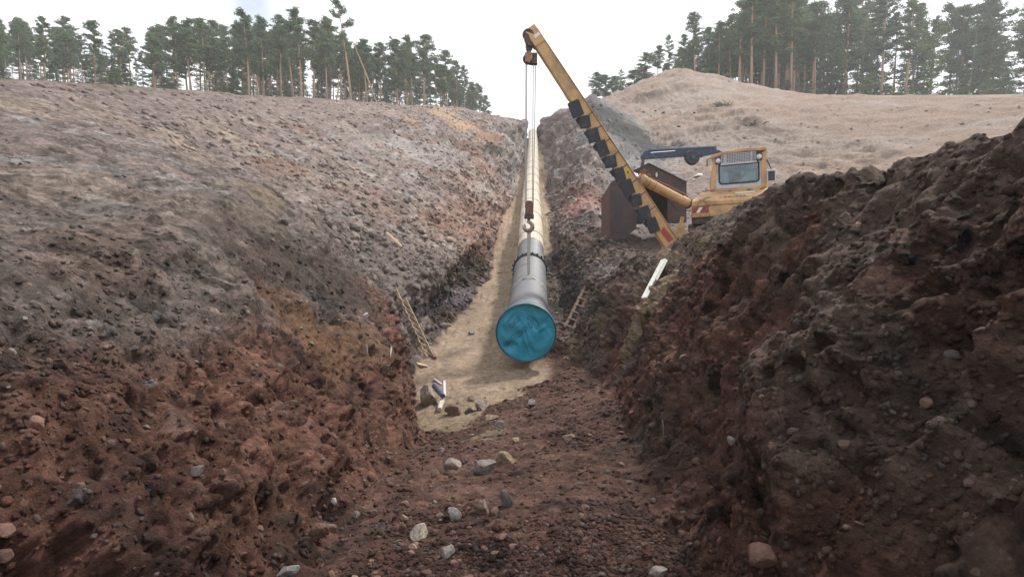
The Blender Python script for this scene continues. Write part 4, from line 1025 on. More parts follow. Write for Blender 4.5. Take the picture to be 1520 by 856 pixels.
for i, s in enumerate((.17, .24, .30, .37, .43, .49, .55, .61)):
    MB().prism([BP(s, -.02, .161), BP(s, .2, .161), BP(s + .004, .2, .161), BP(s + .004, -.02, .161)], bn * .008).build('weld_line', DKM, boom)
m = MB(); m.prism([BP(.335, .02, .163), BP(.335, .13, .163), BP(.362, .13, .163), BP(.362, .02, .163)], bn * .004); m.build('warning_sign', simple('warning_yellow', (.60, .42, .03), rough=.5), boom)
m = MB(); m.prism([BP(.34, .045, .168), BP(.34, .105, .168), BP(.356, .075, .168)], bn * .003); m.build('warning_symbol', BLACKM, boom)
MB().prism([BP(.02, -.05, .163), BP(.02, .13, .163), BP(.085, .08, .163), BP(.075, -.08, .163)], bn * .003).build('red_mark', simple('worn_red', (.33, .06, .04), rough=.7, var=.4, scale=14), boom)
m = MB(); m.box(FT + bt * -.02, (.5, .42, .12), (bw, bn, bt)); m.tube([FT + bn * .3, FT - bn * .4], .09, 14); m.build('boom_hinge', YELD, pl)
MB().bar(FT - bn * .3, T(.1, 1.0, -.7), .22, .22).build('boom_bracket', YELD, pl)
m = MB(); m.bar(P(1009, 352, 17.9), P(1011, 333, 17.9), .22, .2); m.bar(P(1011, 333, 17.9), P(1013, 322, 17.9), .10, .1); m.build('boom_stop', YELM, pl, bevel=.01)
MB().bar(P(1009, 352, 17.9), T(.1, .6, -.7), .2, .2).build('boom_bracket', YELD, pl)
# luffing cylinder
c1, c2 = P(1023, 303, 17.75), P(949, 264.5, 17.05)
dv = (c2 - c1).normalized()
cyl = MB(); cyl.tube([c1, c1 + dv * .3, c1 + dv * .32, c2 - dv * .22, c2 - dv * .2, c2], [.15, .15, .142, .142, .165, .165], 20)
cylo = cyl.build('luffing_cylinder', YELM, pl, True)
MB().tube([c1 + dv * .02, c1 + dv * .07], .165, 20).build('cylinder_band', DKM, cylo)
for f_ in (.72, .83): MB().tube([c1 + dv * ((c2 - c1).length * f_), c1 + dv * ((c2 - c1).length * f_ + .04)], .152, 20).build('cylinder_band', YELD, cylo)
rod_end = BP(.325, .2, -.02)
MB().tube([c2, rod_end], .075, 14).build('cylinder_rod', CHROME, cylo, True)
m = MB(); rr_ = random.Random(11)
for k in range(9): m.box(c2 - dv * (.05 + .09 * (k % 4)) + Vector((rr_.uniform(-.05, .1), -.03, .15 + rr_.uniform(-.04, .08))), (rr_.uniform(.06, .14), .1, rr_.uniform(.06, .14)), (dv, AY, dv.cross(AY)))
m.build('valve_block', RUSTM, cylo, bevel=.01)
MB().tube([c2 - dv * .3 + Vector((0, -.05, .17)), c2 - dv * 1.0 + Vector((0, -.05, .20)), c1 + dv * .25 + Vector((0, -.05, .22)), c1 + Vector((.05, .1, .16))], .022, 8).build('hydraulic_hose', RUSTM, cylo, True)
MB().tube([c1 + dv * .9 + Vector((0, 0, -.16)), c1 + dv * .5 + Vector((0, -.02, -.36)), c1 + Vector((.05, 0, -.2))], .012, 6).build('hydraulic_hose', BLACKM, cylo, True)
# boom head, upper block and ropes
DH = 16.6
def H(px, py, off=0.0): return P(px, py, DH + off)
m = MB(); m.prism([H(777, 47, -.16), H(781, 42, -.16), H(791, 68, -.16), H(785, 68, -.16), H(779, 57, -.16)], (0, .32, 0)); m.build('head_cheek', DKM, boom)
m = MB(); m.tube([H(784, 52, -.14), H(784, 52, .14)], .16, 20); m.build('head_sheave', DKM, boom)
m = MB(); m.box(H(785, 71), (.13, .14, .26)); m.tube([H(781.5, 66), H(782, 74), H(785, 78), H(788.5, 74), H(789, 66)], .03, 8); m.build('shackle', DKM, boom)
ub = MB(); ub.prism([H(779, 78, -.17), H(788, 76, -.17), H(791, 84, -.17), H(786, 93, -.17), H(780, 91, -.17)], (0, .06, 0)); ubo = ub.build('upper_block', YELD, boom, bevel=.01)
m = MB(); m.tube([H(789, 89, -.1), H(789, 89, .12)], .15, 20); m.tube([H(784, 88, -.08), H(784, 88, .1)], .15, 20); m.box(H(793, 88), (.16, .24, .28)); m.build('block_sheave', DKM, ubo)
for (xa, xb) in ((780.6, 779.6), (782.2, 781.2), (791.6, 790.2), (795.2, 791.6)):
    MB().tube([H(xa, 92, .02), H(xb, 303, .02)], .014, 6).build('hoist_rope', ROPE, pl)
MB().tube([H(796, 93), BP(.62, -.12, .0)], .007, 5).build('hoist_rope', ROPE, pl)
# hook block, hanging on the ropes
hk = empty('hook_block', H(785, 340)); tag(hk, 'rusty hook block with steel hook hanging above the pipe', 'hook block')
m = MB(); m.prism([H(780, 300, -.14), H(783, 297.5, -.14), H(789, 298, -.14), H(792, 303, -.14), H(791.5, 318, -.14), H(779.5, 318, -.14)], (0, .05, 0)); m.prism([H(780, 300, .1), H(783, 297.5, .1), H(789, 298, .1), H(792, 303, .1), H(791.5, 318, .1), H(779.5, 318, .1)], (0, .05, 0))
m.build('cheek_plate', simple('hook_rust', (.12, .062, .045), rough=.7, var=.4, scale=12), hk, bevel=.008)
MB().tube([H(785.5, 306, -.09), H(785.5, 306, .1)], .125, 20).build('sheave', DKM, hk)
MB().box(H(785.3, 321.5), (.27, .26, .13)).build('crosshead', DKM, hk, bevel=.015)
pts = [H(785, 325)] + [H(784.2 + 6.2 * math.sin(a), 336 - 6.4 * math.cos(a)) for a in np.linspace(0, R(300), 13)]
MB().tube(pts, [.04] + [.05 + .02 * math.sin(i / 12 * math.pi) for i in range(12)] + [.02], 10).build('hook', simple('hook_steel', (.34, .30, .27), rough=.45, metal=.4, var=.3, dirt=(.16, .08, .05), dirt_amt=.5), hk, True)
# lifting sling round the pipe
SLM = simple('sling_webbing', (.30, .31, .26), rough=0.85, var=0.2, scale=20, bump=0.2)
sl = empty('lifting_sling', H(785, 412)); tag(sl, 'grey-green webbing sling looped round the pipe under the hook', 'sling')
cS, tS, xS, zS = pipe_frame(16.55)
top_v = cS + zS * .66
m = MB(); m.bar(H(784.6, 341), top_v, .085, .03, (0, 1, 0)); m.bar(H(786.4, 341, .03), top_v + Vector((.01, .03, 0)), .05, .02, (0, 1, 0)); m.build('sling_leg', SLM, sl)
m = MB(); pr2 = []
for k in range(41):
    a = R(90 - 50) - R(260) * k / 40
    pr2.append(cS + (xS * math.cos(a) + zS * math.sin(a)) * .546)
allp = [top_v] + pr2 + [top_v]
vs = []; fs = []
for i, p in enumerate(allp): vs += [p - tS * .04, p + tS * .04]
for i in range(len(allp) - 1): fs.append((2 * i, 2 * i + 1, 2 * i + 3, 2 * i + 2))
m.add(vs, fs); lo_ = m.build('sling_loop', SLM, sl); md = lo_.modifiers.new('thick', 'SOLIDIFY'); md.thickness = .012; md.offset = 1

# ------------------------------------------------------------------ steel shelter, shield and loader crane behind the boom
RUSTP = simple('rusty_plate', (.058, .042, .043), rough=0.8, metal=0.0, var=0.3, scale=2.2, dirt=(.10, .06, .048), dirt_amt=0.35, bump=0.15, bscale=8)
RUSTD = simple('rusty_plate_dark', (.06, .042, .042), rough=0.8, var=0.3, scale=3)
ds = 23.6
g0 = P(975, 324, ds)
sh = empty('welding_shelter', (g0.x, ds, g0.z)); tag(sh, 'brown steel welding shelter with gabled front and dark doorway behind the boom', 'shelter')
def W(px, py, o=0.0): return P(px, py, ds + o)
th = (0, .04, 0); deep = 2.0
back = Vector((.25, deep, 0))
q_le, q_ap, q_re, q_rb, q_lb = W(926, 262), W(962.4, 243), W(1019, 271), W(1019, 330), W(926, 330)
m = MB()
m.prism([q_lb, W(957, 330), W(957, 246), q_le], th); m.prism([W(957, 276), W(991, 276), W(991, 257.2), q_ap, W(957, 245.9)], th)
m.prism([W(991, 330), q_rb, q_re, W(991, 257.3)], th); m.build('gable_wall', RUSTP, sh)
for a_, b_ in ((q_le, q_ap), (q_ap, q_re)):
    n_ = (b_ - a_).cross(Vector((0, 1, 0))).normalized(); n_ = n_ if n_.z > 0 else -n_
    m = MB(); m.prism([a_ - Vector((0, .06, 0)) + n_ * .002, b_ - Vector((0, .06, 0)) + n_ * .002, b_ + back + n_ * .002, a_ + back + n_ * .002], n_ * .03); m.build('roof_plate', RUSTD, sh)
m = MB(); m.prism([q_le + Vector((0, .045, -.01)), q_lb + Vector((0, .045, 0)), q_lb + back, q_le + back - Vector((0, 0, .01))], (.03, 0, 0)); m.build('side_wall', RUSTP, sh)
m = MB(); m.prism([q_re + Vector((0, .045, -.01)), q_rb + Vector((0, .045, 0)), q_rb + back, q_re + back - Vector((0, 0, .01))], (-.03, 0, 0)); m.build('side_wall', RUSTP, sh)
m = MB(); m.prism([q_lb + back, q_rb + back, q_re + back - Vector((0, 0, .02)), q_ap + back - Vector((0, 0, .02)), q_le + back - Vector((0, 0, .02))], (0, -.03, 0)); m.build('back_wall', RUSTP, sh)
m = MB(); m.prism([W(1000, 272.5, -.004), W(1018.5, 272.6, -.004), W(1018.5, 273.6, -.004), W(1000, 273.4, -.004)], (0, -.02, 0)); m.build('seam', RUSTD, sh)
m = MB(); pts = [W(974.5 + 3.6 * math.cos(a), 260 + 4.5 * math.sin(a), -.006) for a in np.linspace(0, 6.283, 17)[:-1]]
m.prism(pts, (0, -.03, 0)); lampo = m.build('lamp_housing', BLACKM, sh)
m = MB(); pts = [W(974.5 + 1.5 * math.cos(a), 259.5 + 3.6 * math.sin(a), -.04) for a in np.linspace(0, 6.283, 13)[:-1]]
m.prism(pts, (0, -.02, 0)); m.build('lamp_lens', LENS, lampo)
dsd = 22.4
g1 = P(917, 348, dsd)
sp = empty('steel_shield', (g1.x, dsd, g1.z)); tag(sp, 'rust-brown folded steel plate standing left of the gabled shelter', 'steel plate')
def W2(px, py, o=0.0): return P(px, py, dsd + o)
m = MB(); m.prism([W2(905, 356), W2(905, 274), W2(909, 268.5), W2(921, 264.5), W2(944, 262), W2(944, 340), W2(930, 350)], (0, .03, 0)); m.build('front_plate', RUSTP, sp)
m = MB(); m.prism([W2(892.6, 360, .35), W2(892.6, 294, .35), W2(904.9, 274, -.0), W2(904.9, 356, .0)], (.012, .03, 0)); m.build('folded_edge', simple('rusty_plate_red', (.10, .058, .05), rough=.8, var=.3, scale=3), sp)
m = MB(); m.prism([W2(944.1, 338), W2(944.1, 262), W2(940, 262, 1.4), W2(940, 335, 1.4)], (.02, .01, 0)); m.build('side_plate', RUSTD, sp)
m = MB(); m.prism([W2(906, 272.5, .01), W2(921, 264.2, .01), W2(944, 261.7, .01), W2(940, 261.7, 1.4), W2(921, 264.2, 1.4), W2(906, 272, 1.4)], (0, 0, .012)); m.build('top_plate', RUSTD, sp)
m = MB(); m.box(W2(947, 326, .2), (.30, .3, .35)); m.build('skid_foot', BLACKM, sp, bevel=.02)
# dark blue loader crane arm
NAVY = simple('navy_paint', (.018, .03, .075), rough=0.45, var=0.3, scale=4, dirt=(.06, .065, .08), dirt_amt=0.3)
NAVYL = simple('navy_edge', (.09, .12, .20), rough=0.5, var=0.3)
dc = 27.0
gz = ground_z(P(1085, 280, dc).x, dc)
lc = empty('loader_crane', (P(1085, 280, dc).x, dc, gz)); tag(lc, 'folded navy blue loader crane arm reaching out behind the cab', 'crane arm')
def W3(px, py, o=0.0): return P(px, py, dc + o)
m = MB(); m.prism([W3(953.5, 236), W3(953, 230), W3(957, 223.5), W3(962, 223.5), W3(1003, 220.5), W3(1063, 218.2), W3(1064.5, 223), W3(1066, 226.5), W3(1048, 231), W3(1043, 233), W3(1040, 230.5), W3(1003, 232.5), W3(962, 235.5)], (0, .35, 0))
arm = m.build('arm', NAVY, lc, bevel=.02)
m = MB(); m.prism([W3(963, 221.5, -.03), W3(1064, 216.7, -.03), W3(1064, 218, -.03), W3(963, 223.2, -.03)], (0, .42, 0)); m.build('arm_flange', NAVYL, arm)
m = MB(); m.bar(W3(966, 226.5, -.02), W3(1002, 223.8, -.02), .03, .03); m.build('hydraulic_line', CHROME, arm)
m = MB(); m.bar(W3(965, 226, -.06), W3(1003, 260, -.06), .012, .012); m.build('sling_wire', ROPE, arm)
ax_ = Vector((.15, -1, .22)).normalized(); cd = W3(1027, 234, -.1)
m = MB(); m.tube([cd - ax_ * .1, cd - ax_ * .07, cd + ax_ * .07, cd + ax_ * .1], [.30, .345, .345, .30], 28); m.build('hose_reel', BLACKM, arm)
m = MB(); m.tube([cd + ax_ * .09, cd + ax_ * .14], .11, 18); m.build('reel_hub', NAVY, arm)
m = MB(); m.bar(W3(1022, 224, -.1), W3(1021, 230, -.1), .08, .06); m.build('reel_bracket', GREYP, arm)
m = MB(); m.bar(W3(955, 235), W3(952, 252), .12, .12); m.tube([W3(952, 250), W3(951, 258), W3(954, 262), W3(957, 258)], .03, 8); m.build('arm_tip', DKM, arm)
m = MB(); m.prism([W3(1058, 230, .05), W3(1066, 222, .05), W3(1090, 236, .05), W3(1088, 244, .05)], (0, .25, 0)); m.build('knuckle', NAVY, lc, bevel=.02)
pc = W3(1085, 240, .2); MB().tube([pc + Vector((0, 0, .1)), Vector((pc.x, pc.y, gz + .8)), Vector((pc.x, pc.y, gz - .2))], [.18, .22, .3], 14).build('column', NAVY, lc)
MB().box(Vector((pc.x, pc.y, gz + .1)), (1.4, 1.4, .4)).build('base_plate', NAVY, lc, bevel=.03)

# ------------------------------------------------------------------ ladders, planks, litter
WOOD = simple('raw_timber', (.42, .32, .205), rough=0.8, var=0.22, scale=9, dirt=(.25, .19, .13), dirt_amt=0.35)
WOODR = simple('brown_timber', (.19, .105, .08), rough=0.8, var=0.3, scale=9, dirt=(.10, .06, .05), dirt_amt=0.4)
WOODP = simple('pale_rung', (.36, .29, .25), rough=0.8, var=0.2, scale=9)
WOODG = simple('whitewashed_timber', (.42, .43, .41), rough=0.75, var=0.15, scale=8, dirt=(.30, .28, .23), dirt_amt=0.3)
def ladder(name, lab, ra, rb, n, wr, mr, mu, t0=.12, t1=.96, over=.05):
    o = empty(name, (ra[1] + rb[1]) / 2); tag(o, lab, 'ladder')
    for (a, b) in (ra, rb): MB().bar(a, b, wr, .05, (0, 1, 0)).build('rail', mr, o, bevel=.005)
    sd_ = (rb[0] - ra[0]).normalized()
    for i in range(n):
        f_ = t0 + (t1 - t0) * i / (n - 1)
        a, b = ra[0].lerp(ra[1], f_), rb[0].lerp(rb[1], f_)
        MB().bar(a - sd_ * over - Vector((0, .04, 0)), b + sd_ * over - Vector((0, .04, 0)), .025, .04, (0, 1, 0)).build('rung', mu, o)
    return o
def near(px, py, lift=.06):
    i, p, n = pick(px, py); return p + n * lift, n
a0_, _ = near(584, 434, .10); a1_, _ = near(625, 523, .05)
b0_, b1_ = P(601, 442, a0_.y - .1), P(643, 530, a1_.y - .15)
ladder('timber_ladder', 'pale timber ladder leaning on the left wall beside the sand', (a0_, a1_), (b0_, b1_), 8, .06, WOOD, simple('rung_timber', (.34, .25, .16), rough=.8, var=.2))
a0_, _ = near(876, 410, .12); a1_, _ = near(838, 490, .08)
a0_ = P(876, 410, min(a0_.y, a1_.y + 1.6)); b0_, b1_ = P(884, 412, a0_.y - .05), P(850, 491, a1_.y - .05)
ladder('timber_ladder', 'red-brown ladder with pale rungs on the right wall beside the pipe', (a0_, a1_), (b0_, b1_), 8, .08, WOODR, WOODP, .05, .95, .06)
def lying(name, lab, cat, p1, p2, w, h, mat, lift=.04, rnd=False):
    a, n1 = near(*p1, lift); b, n2 = near(*p2, lift)
    o = empty(name, (a + b) / 2)
    if rnd: o2 = MB().tube([a, a.lerp(b, .5), b], [w * .55, w * .5, w * .42], 10).build(name, mat, None)
    else: o2 = MB().bar(a, b, w, h, (n1 + n2)).build(name, mat, None, bevel=min(w, h) * .15)
    bpy.data.objects.remove(o); o2.name = name
    tag(o2, lab, cat); return o2
lying('plank', 'whitewashed plank sliding down the yellow sand of the right bank', 'plank', (985, 389), (959, 448), .11, .04, WOODG, .07)
lying('plank', 'shorter weathered plank tucked beside the whitewashed plank', 'plank', (989, 392), (976, 418), .12, .04, simple('weathered_timber', (.33, .33, .31), rough=.8, var=.25, scale=8), .05)
lying('log', 'short pale log lying on the grey left slope', 'log', (574, 347), (597, 370), .13, .1, WOOD, .06, True)
lying('plank', 'thin brown board on the sand reaching under the pipe', 'plank', (738, 405), (775, 404), .16, .03, simple('orange_timber', (.25, .13, .08), rough=.8, var=.25, scale=8), .03)
lying('wood_offcut', 'brown wood offcut on the sand at the foot of the pale ladder', 'wood', (637, 519), (646, 533), .09, .07, WOODR, .04)
lying('wood_offcut', 'pale wood offcut on the sand left of the pale ladder foot', 'wood', (618, 540), (634, 543), .10, .04, WOOD, .02)
lying('plastic_pipe', 'short blue-grey plastic pipe leaning on the whitish rock', 'pipe', (643, 584), (658, 599), .11, .1, simple('blue_plastic', (.045, .06, .11), rough=.5, var=.2), .16, True)
lying('cloth_glove', 'pale cloth scrap beside the whitish rock at the sand edge', 'cloth', (657, 599), (653, 612), .10, .06, simple('pale_cloth', (.42, .38, .31), rough=.9, var=.25, scale=20, bump=.4), .05, True)
lying('tape_strip', 'white strip of tape lying on the sand above the plastic pipe', 'tape', (659, 566), (661, 588), .05, .012, simple('white_tape', (.45, .43, .46), rough=.6, var=.15), .02)
lying('tape_strip', 'torn grey-white tape lying crosswise on the sand', 'tape', (645, 563), (656, 571), .04, .012, simple('grey_tape', (.42, .40, .42), rough=.6, var=.2), .02)
RT = simple('root_fibre', (.19, .15, .135), rough=.9, var=.3)
def hanging(px, py0, py1, w, mat, lab, name='root', cat='root'):
    pts = []
    k = max(3, int((py1 - py0) / 9))
    for i in range(k + 1):
        p, n = near(px + 1.5 * math.sin(i * 1.7 + px), py0 + (py1 - py0) * i / k, .03); pts.append(p)
    dm = sorted(p.y for p in pts)[len(pts) // 2]
    pts = [P(px + 1.2 * math.sin(i * 1.7 + px), py0 + (py1 - py0) * i / k, dm - .05 + (p.y - dm) * .25) for i, p in enumerate(pts)]
    o = MB().tube(pts, [w * (1 - .6 * i / k) for i in range(k + 1)], 5).build(name, mat, None)
    tag(o, lab, cat); return o
WT = simple('streamer_white', (.36, .32, .30), rough=.8, var=.3)
hanging(545, 512, 540, .012, WT, 'white tape streamer hanging on the left wall, left one of a pair', 'tape_streamer', 'tape')
hanging(580, 515, 548, .012, WT, 'white tape streamer hanging on the left wall beside the sand corner', 'tape_streamer', 'tape')
hanging(566, 522, 545, .010, simple('streamer_brown', (.28, .19, .16), rough=.8, var=.3), 'thin brownish root between the two white streamers', 'root', 'root')
hanging(984, 612, 655, .005, RT, 'thin pale root hanging left on the dark right wall')
# rubbish heap on the ground beside the cab
for (px, py, w, lab, mt) in ((1036, 262, 15, 'white plastic sheeting heaped on the ground left of the cab', (.60, .60, .58)), (1030, 268, 6, 'small white bag below the plastic sheeting', (.55, .55, .53)), (1000, 259, 9, 'white rag on the ground beside the shelter roof', (.58, .57, .55))):
    p, n = near(px, py, 0)
    mesh = stone_mesh(px, simple('white_sheeting_%d' % w, mt, rough=.6, var=.12), 4, 3)
    o = bpy.data.objects.new('plastic_sheet', mesh); COL.objects.link(o); s = px_size(p, w)
    o.location = p + Vector((0, 0, s * .12)); o.scale = (s, s * .8, s * .45); tag(o, lab, 'plastic sheet')
# dead branches on the sandy hill
BR = simple('dead_branch', (.055, .042, .036), rough=.9, var=.3)
def brush(px, py, w, n, lab, seed, tall=.35):
    p, nn = near(px, py, 0); s = px_size(p, w); r = random.Random(seed); m = MB()
    for i in range(n):
        a = Vector((r.uniform(-.5, .5) * s, r.uniform(-.3, .3) * s, 0)); b = a + Vector((r.uniform(-.5, .5) * s, r.uniform(-.3, .3) * s, r.uniform(.0, tall) * s))
        m.tube([p + a, p + (a + b) / 2 + Vector((0, 0, r.uniform(0, .06) * s)), p + b], [.05 * s * .5, .035 * s * .6, .01 * s], 5)
    tag(m.build('brushwood', BR, None), lab, 'brushwood')
brush(1072, 157, 22, 22, 'dark tangle of dead branches on the sandy hill', 1)
brush(1118, 186, 26, 16, 'dark fallen branches low on the sandy hill near the cab', 2, .15)
brush(955, 141, 12, 8, 'small dark stick pile near the top left of the sandy hill', 3, .15)
brush(1062, 186, 14, 9, 'small pile of dark sticks in the middle of the sandy hill', 4, .2)
brush(1085, 122, 11, 8, 'broken branches at the hill crest in front of the right trees', 5, .6)
for (px, py, w, lab) in ((985, 167, 7, 'dark clod on the sandy hill left of centre'), (1008, 188, 7, 'dark clod on the lower sandy hill'), (955, 167, 6, 'dark clod near the edge of the grey mound'), (972, 165, 5, 'small dark clod on the sandy hill'), (1030, 168, 5, 'dark clod alone on the right part of the hill')):
    _, p, n = pick(px, py); s = px_size(p, w); tag(put_stone(p, n, (s, s * .8, s * .6), 'dark', px, .3), lab, 'clod').name = 'clod'

# ------------------------------------------------------------------ forest
def leaf_mat(name, c1, c2):
    m, t, b = mat_base(name)
    oi = t.nodes.new('ShaderNodeObjectInfo'); tcn = t.nodes.new('ShaderNodeTexCoord')
    n1 = t.nodes.new('ShaderNodeTexNoise'); n1.inputs['Scale'].default_value = 0.9; n1.inputs['Detail'].default_value = 5
    t.links.new(tcn.outputs['Object'], n1.inputs['Vector'])
    ad = t.nodes.new('ShaderNodeMath'); ad.operation = 'MULTIPLY_ADD'; ad.inputs[1].default_value = 0.5
    sb = t.nodes.new('ShaderNodeMath'); sb.operation = 'SUBTRACT'; sb.inputs[1].default_value = 0.25
    t.links.new(oi.outputs['Random'], ad.inputs[0]); t.links.new(n1.outputs['Fac'], sb.inputs[0]); t.links.new(sb.outputs[0], ad.inputs[2])
    mx = t.nodes.new('ShaderNodeMix'); mx.data_type = 'RGBA'; mx.inputs['A'].default_value = (*c1, 1); mx.inputs['B'].default_value = (*c2, 1)
    t.links.new(ad.outputs[0], mx.inputs['Factor']); t.links.new(mx.outputs['Result'], b.inputs['Base Color'])
    b.inputs['Roughness'].default_value = 0.7; b.inputs['Specular IOR Level'].default_value = 0.2
    tr = t.nodes.new('ShaderNodeBsdfTranslucent'); t.links.new(mx.outputs['Result'], tr.inputs['Color'])
    ms = t.nodes.new('ShaderNodeMixShader'); ms.inputs[0].default_value = 0.3
    o_ = t.nodes['Material Output']; t.links.new(b.outputs[0], ms.inputs[1]); t.links.new(tr.outputs[0], ms.inputs[2]); t.links.new(ms.outputs[0], o_.inputs['Surface'])
    return m
NEEDLE = leaf_mat('pine_needles', (.07, .115, .06), (.14, .20, .10))
NEEDLEB = leaf_mat('fir_needles', (.05, .09, .045), (.10, .16, .07))
DEADN = leaf_mat('dead_needles', (.13, .065, .04), (.21, .12, .075))
LEAFY = leaf_mat('birch_leaves', (.07, .12, .03), (.14, .20, .06))
def bark_mat():
    m, t, b = mat_base('pine_bark')
    tcn = t.nodes.new('ShaderNodeTexCoord'); sx = t.nodes.new('ShaderNodeSeparateXYZ'); t.links.new(tcn.outputs['Generated'], sx.inputs[0])
    rp = t.nodes.new('ShaderNodeValToRGB'); e = rp.color_ramp.elements
    e[0].position = 0.05; e[0].color = (.22, .165, .135, 1); e[1].position = 0.45; e[1].color = (.42, .25, .15, 1)
    n1 = t.nodes.new('ShaderNodeTexNoise'); n1.inputs['Scale'].default_value = 5; t.links.new(tcn.outputs['Object'], n1.inputs['Vector'])
    ad = t.nodes.new('ShaderNodeMath'); ad.operation = 'MULTIPLY_ADD'; ad.inputs[1].default_value = 0.4; t.links.new(n1.outputs['Fac'], ad.inputs[0])
    t.links.new(sx.outputs['Z'], ad.inputs[2]); sb = t.nodes.new('ShaderNodeMath'); sb.operation = 'SUBTRACT'; sb.inputs[1].default_value = 0.2
    t.links.new(ad.outputs[0], sb.inputs[0]); t.links.new(sb.outputs[0], rp.inputs['Fac']); t.links.new(rp.outputs['Color'], b.inputs['Base Color'])
    b.inputs['Roughness'].default_value = 0.9
    return m
BARK = bark_mat()
GREYBARK = simple('grey_bark', (.20, .17, .15), rough=.9, var=.3)
def tree_proto(seed, kind):
    """a tree 1 unit = 1 m, about 14 m tall; returns (trunk mesh, crown mesh, height)"""
    r = random.Random(seed); nr_ = np.random.default_rng(seed)
    Ht = 14.0; tm = MB(); cl = []
    bx, by = r.uniform(-.5, .5), r.uniform(-.3, .3)
    def axis(f): return Vector((bx * f * f + .12 * math.sin(f * 5 + seed), by * f * f, Ht * f))
    nT = 9; rb = {'pine': .20, 'tall': .21, 'fir': .13, 'dead': .11, 'birch': .10}[kind]
    tm.tube([axis(i / nT) for i in range(nT + 1)], [rb * (1 - .85 * i / nT) + .01 for i in range(nT + 1)], 6)
    if kind in ('pine', 'tall'):
        c0_ = r.uniform(.33, .52) if kind == 'pine' else r.uniform(.55, .65)
        nb = r.randint(34, 46) if kind == 'pine' else r.randint(15, 20)
        for i in range(nb):
            f = c0_ + (1 - c0_) * ((i + r.random()) / nb); a = r.uniform(0, 6.28)
            g = (f - c0_) / (1 - c0_)
            ln = (1.75 if kind == 'pine' else 1.6) * (math.sin(math.pi * min(1, .22 + .78 * g)) ** .7 * .8 + .25) * r.uniform(.55, 1.15)
            p0 = axis(f); p1 = p0 + Vector((math.cos(a) * ln, math.sin(a) * ln, ln * r.uniform(.05, .45)))
            tm.tube([p0, p0.lerp(p1, .5) + Vector((0, 0, -.08 * ln)), p1], [.045, .03, .012], 4, False)
            cl.append((p1, .5 + .3 * r.random(), 62)); cl.append((p0.lerp(p1, .6), .5, 40)); cl.append((p0.lerp(p1, .25), .4, 18))
            if r.random() < .6:
                cl.append((p1 + Vector((r.uniform(-.7, .7), r.uniform(-.7, .7), r.uniform(-.3, .5))), .4, 24))
        cl.append((axis(.985), .5, 40)); cl.append((axis(.95), .6, 40))
        for i in range(5):     # dry snags below the crown
            f = r.uniform(.2, c0_); a = r.uniform(0, 6.28); p0 = axis(f)
            tm.tube([p0, p0 + Vector((math.cos(a), math.sin(a), -.1)) * r.uniform(.4, 1.1)], [.025, .008], 4, False)
    else:
        lo = {'fir': .08, 'dead': .12, 'birch': .25}[kind]; n_ = {'fir': 60, 'dead': 34, 'birch': 44}[kind]
        for i in range(n_):
            f = lo + (1 - lo) * (i + r.random()) / n_; a = r.uniform(0, 6.28); g = (f - lo) / (1 - lo)
            ln = (2.1 * (1 - g) ** .8 + .15) * r.uniform(.7, 1.1) if kind != 'birch' else 2.2 * math.sin(math.pi * (.15 + .8 * g)) * r.uniform(.5, 1.1)
            p0 = axis(f); p1 = p0 + Vector((math.cos(a) * ln, math.sin(a) * ln, -.15 * ln if kind != 'birch' else .5 * ln))
            tm.tube([p0, p1], [.03, .008], 4, False)
            cl.append((p1, .32 + .1 * ln, 22 if kind != 'dead' else 10)); cl.append((p0.lerp(p1, .55), .34 + .1 * ln, 24 if kind != 'dead' else 10))
    P_ = []; 
    for (c, rad, n) in cl:
        q = nr_.normal(size=(n, 3)); q /= np.linalg.norm(q, axis=1, keepdims=True); q *= rad * nr_.random((n, 1)) ** .45
        q[:, 2] *= .48; P_.append(q + np.array(c[:]))
    P_ = np.concatenate(P_); n = len(P_)
    sz = nr_.uniform(.08, .17, size=(n, 1))
    d1 = nr_.normal(size=(n, 3)); d1[:, 2] = np.abs(d1[:, 2]) * .6; d1 /= np.linalg.norm(d1, axis=1, keepdims=True)
    d2 = np.cross(d1, nr_.normal(size=(n, 3))); d2 /= np.linalg.norm(d2, axis=1, keepdims=True)
    v = np.stack([P_ - d1 * sz - d2 * sz * .28, P_ - d1 * sz + d2 * sz * .28, P_ + d1 * sz * 1.1 + d2 * sz * .42, P_ + d1 * sz * 1.1 - d2 * sz * .42], 1).reshape(-1, 3)
    f = np.arange(4 * n).reshape(n, 4)
    me = bpy.data.meshes.new('crown'); me.vertices.add(len(v)); me.vertices.foreach_set('co', v.astype(np.float32).ravel())
    me.loops.add(f.size); me.loops.foreach_set('vertex_index', f.astype(np.int32).ravel()); me.polygons.add(n); me.polygons.foreach_set('loop_start', (np.arange(n) * 4).astype(np.int32)); me.update(calc_edges=True)
    me.materials.append({'pine': NEEDLE, 'tall': NEEDLE, 'fir': NEEDLEB, 'dead': DEADN, 'birch': LEAFY}[kind])
    tme_ = bpy.data.meshes.new('trunk'); tme_.from_pydata([tuple(q) for q in tm.v], [], tm.f); tme_.update()
    tme_.materials.append(BARK if kind in ('pine', 'tall') else GREYBARK)
    return tme_, me, float(v[:, 2].max())
PROTO = {'pine': [tree_proto(i, 'pine') for i in range(101, 107)], 'tall': [tree_proto(i, 'tall') for i in range(201, 204)], 'fir': [tree_proto(i, 'fir') for i in range(301, 304)],
         'dead': [tree_proto(i, 'dead') for i in range(401, 403)], 'birch': [tree_proto(i, 'birch') for i in range(501, 503)]}
NAMES = {'pine': 'pine_tree', 'tall': 'pine_tree', 'fir': 'fir_tree', 'dead': 'dead_fir_tree', 'birch': 'birch_tree'}
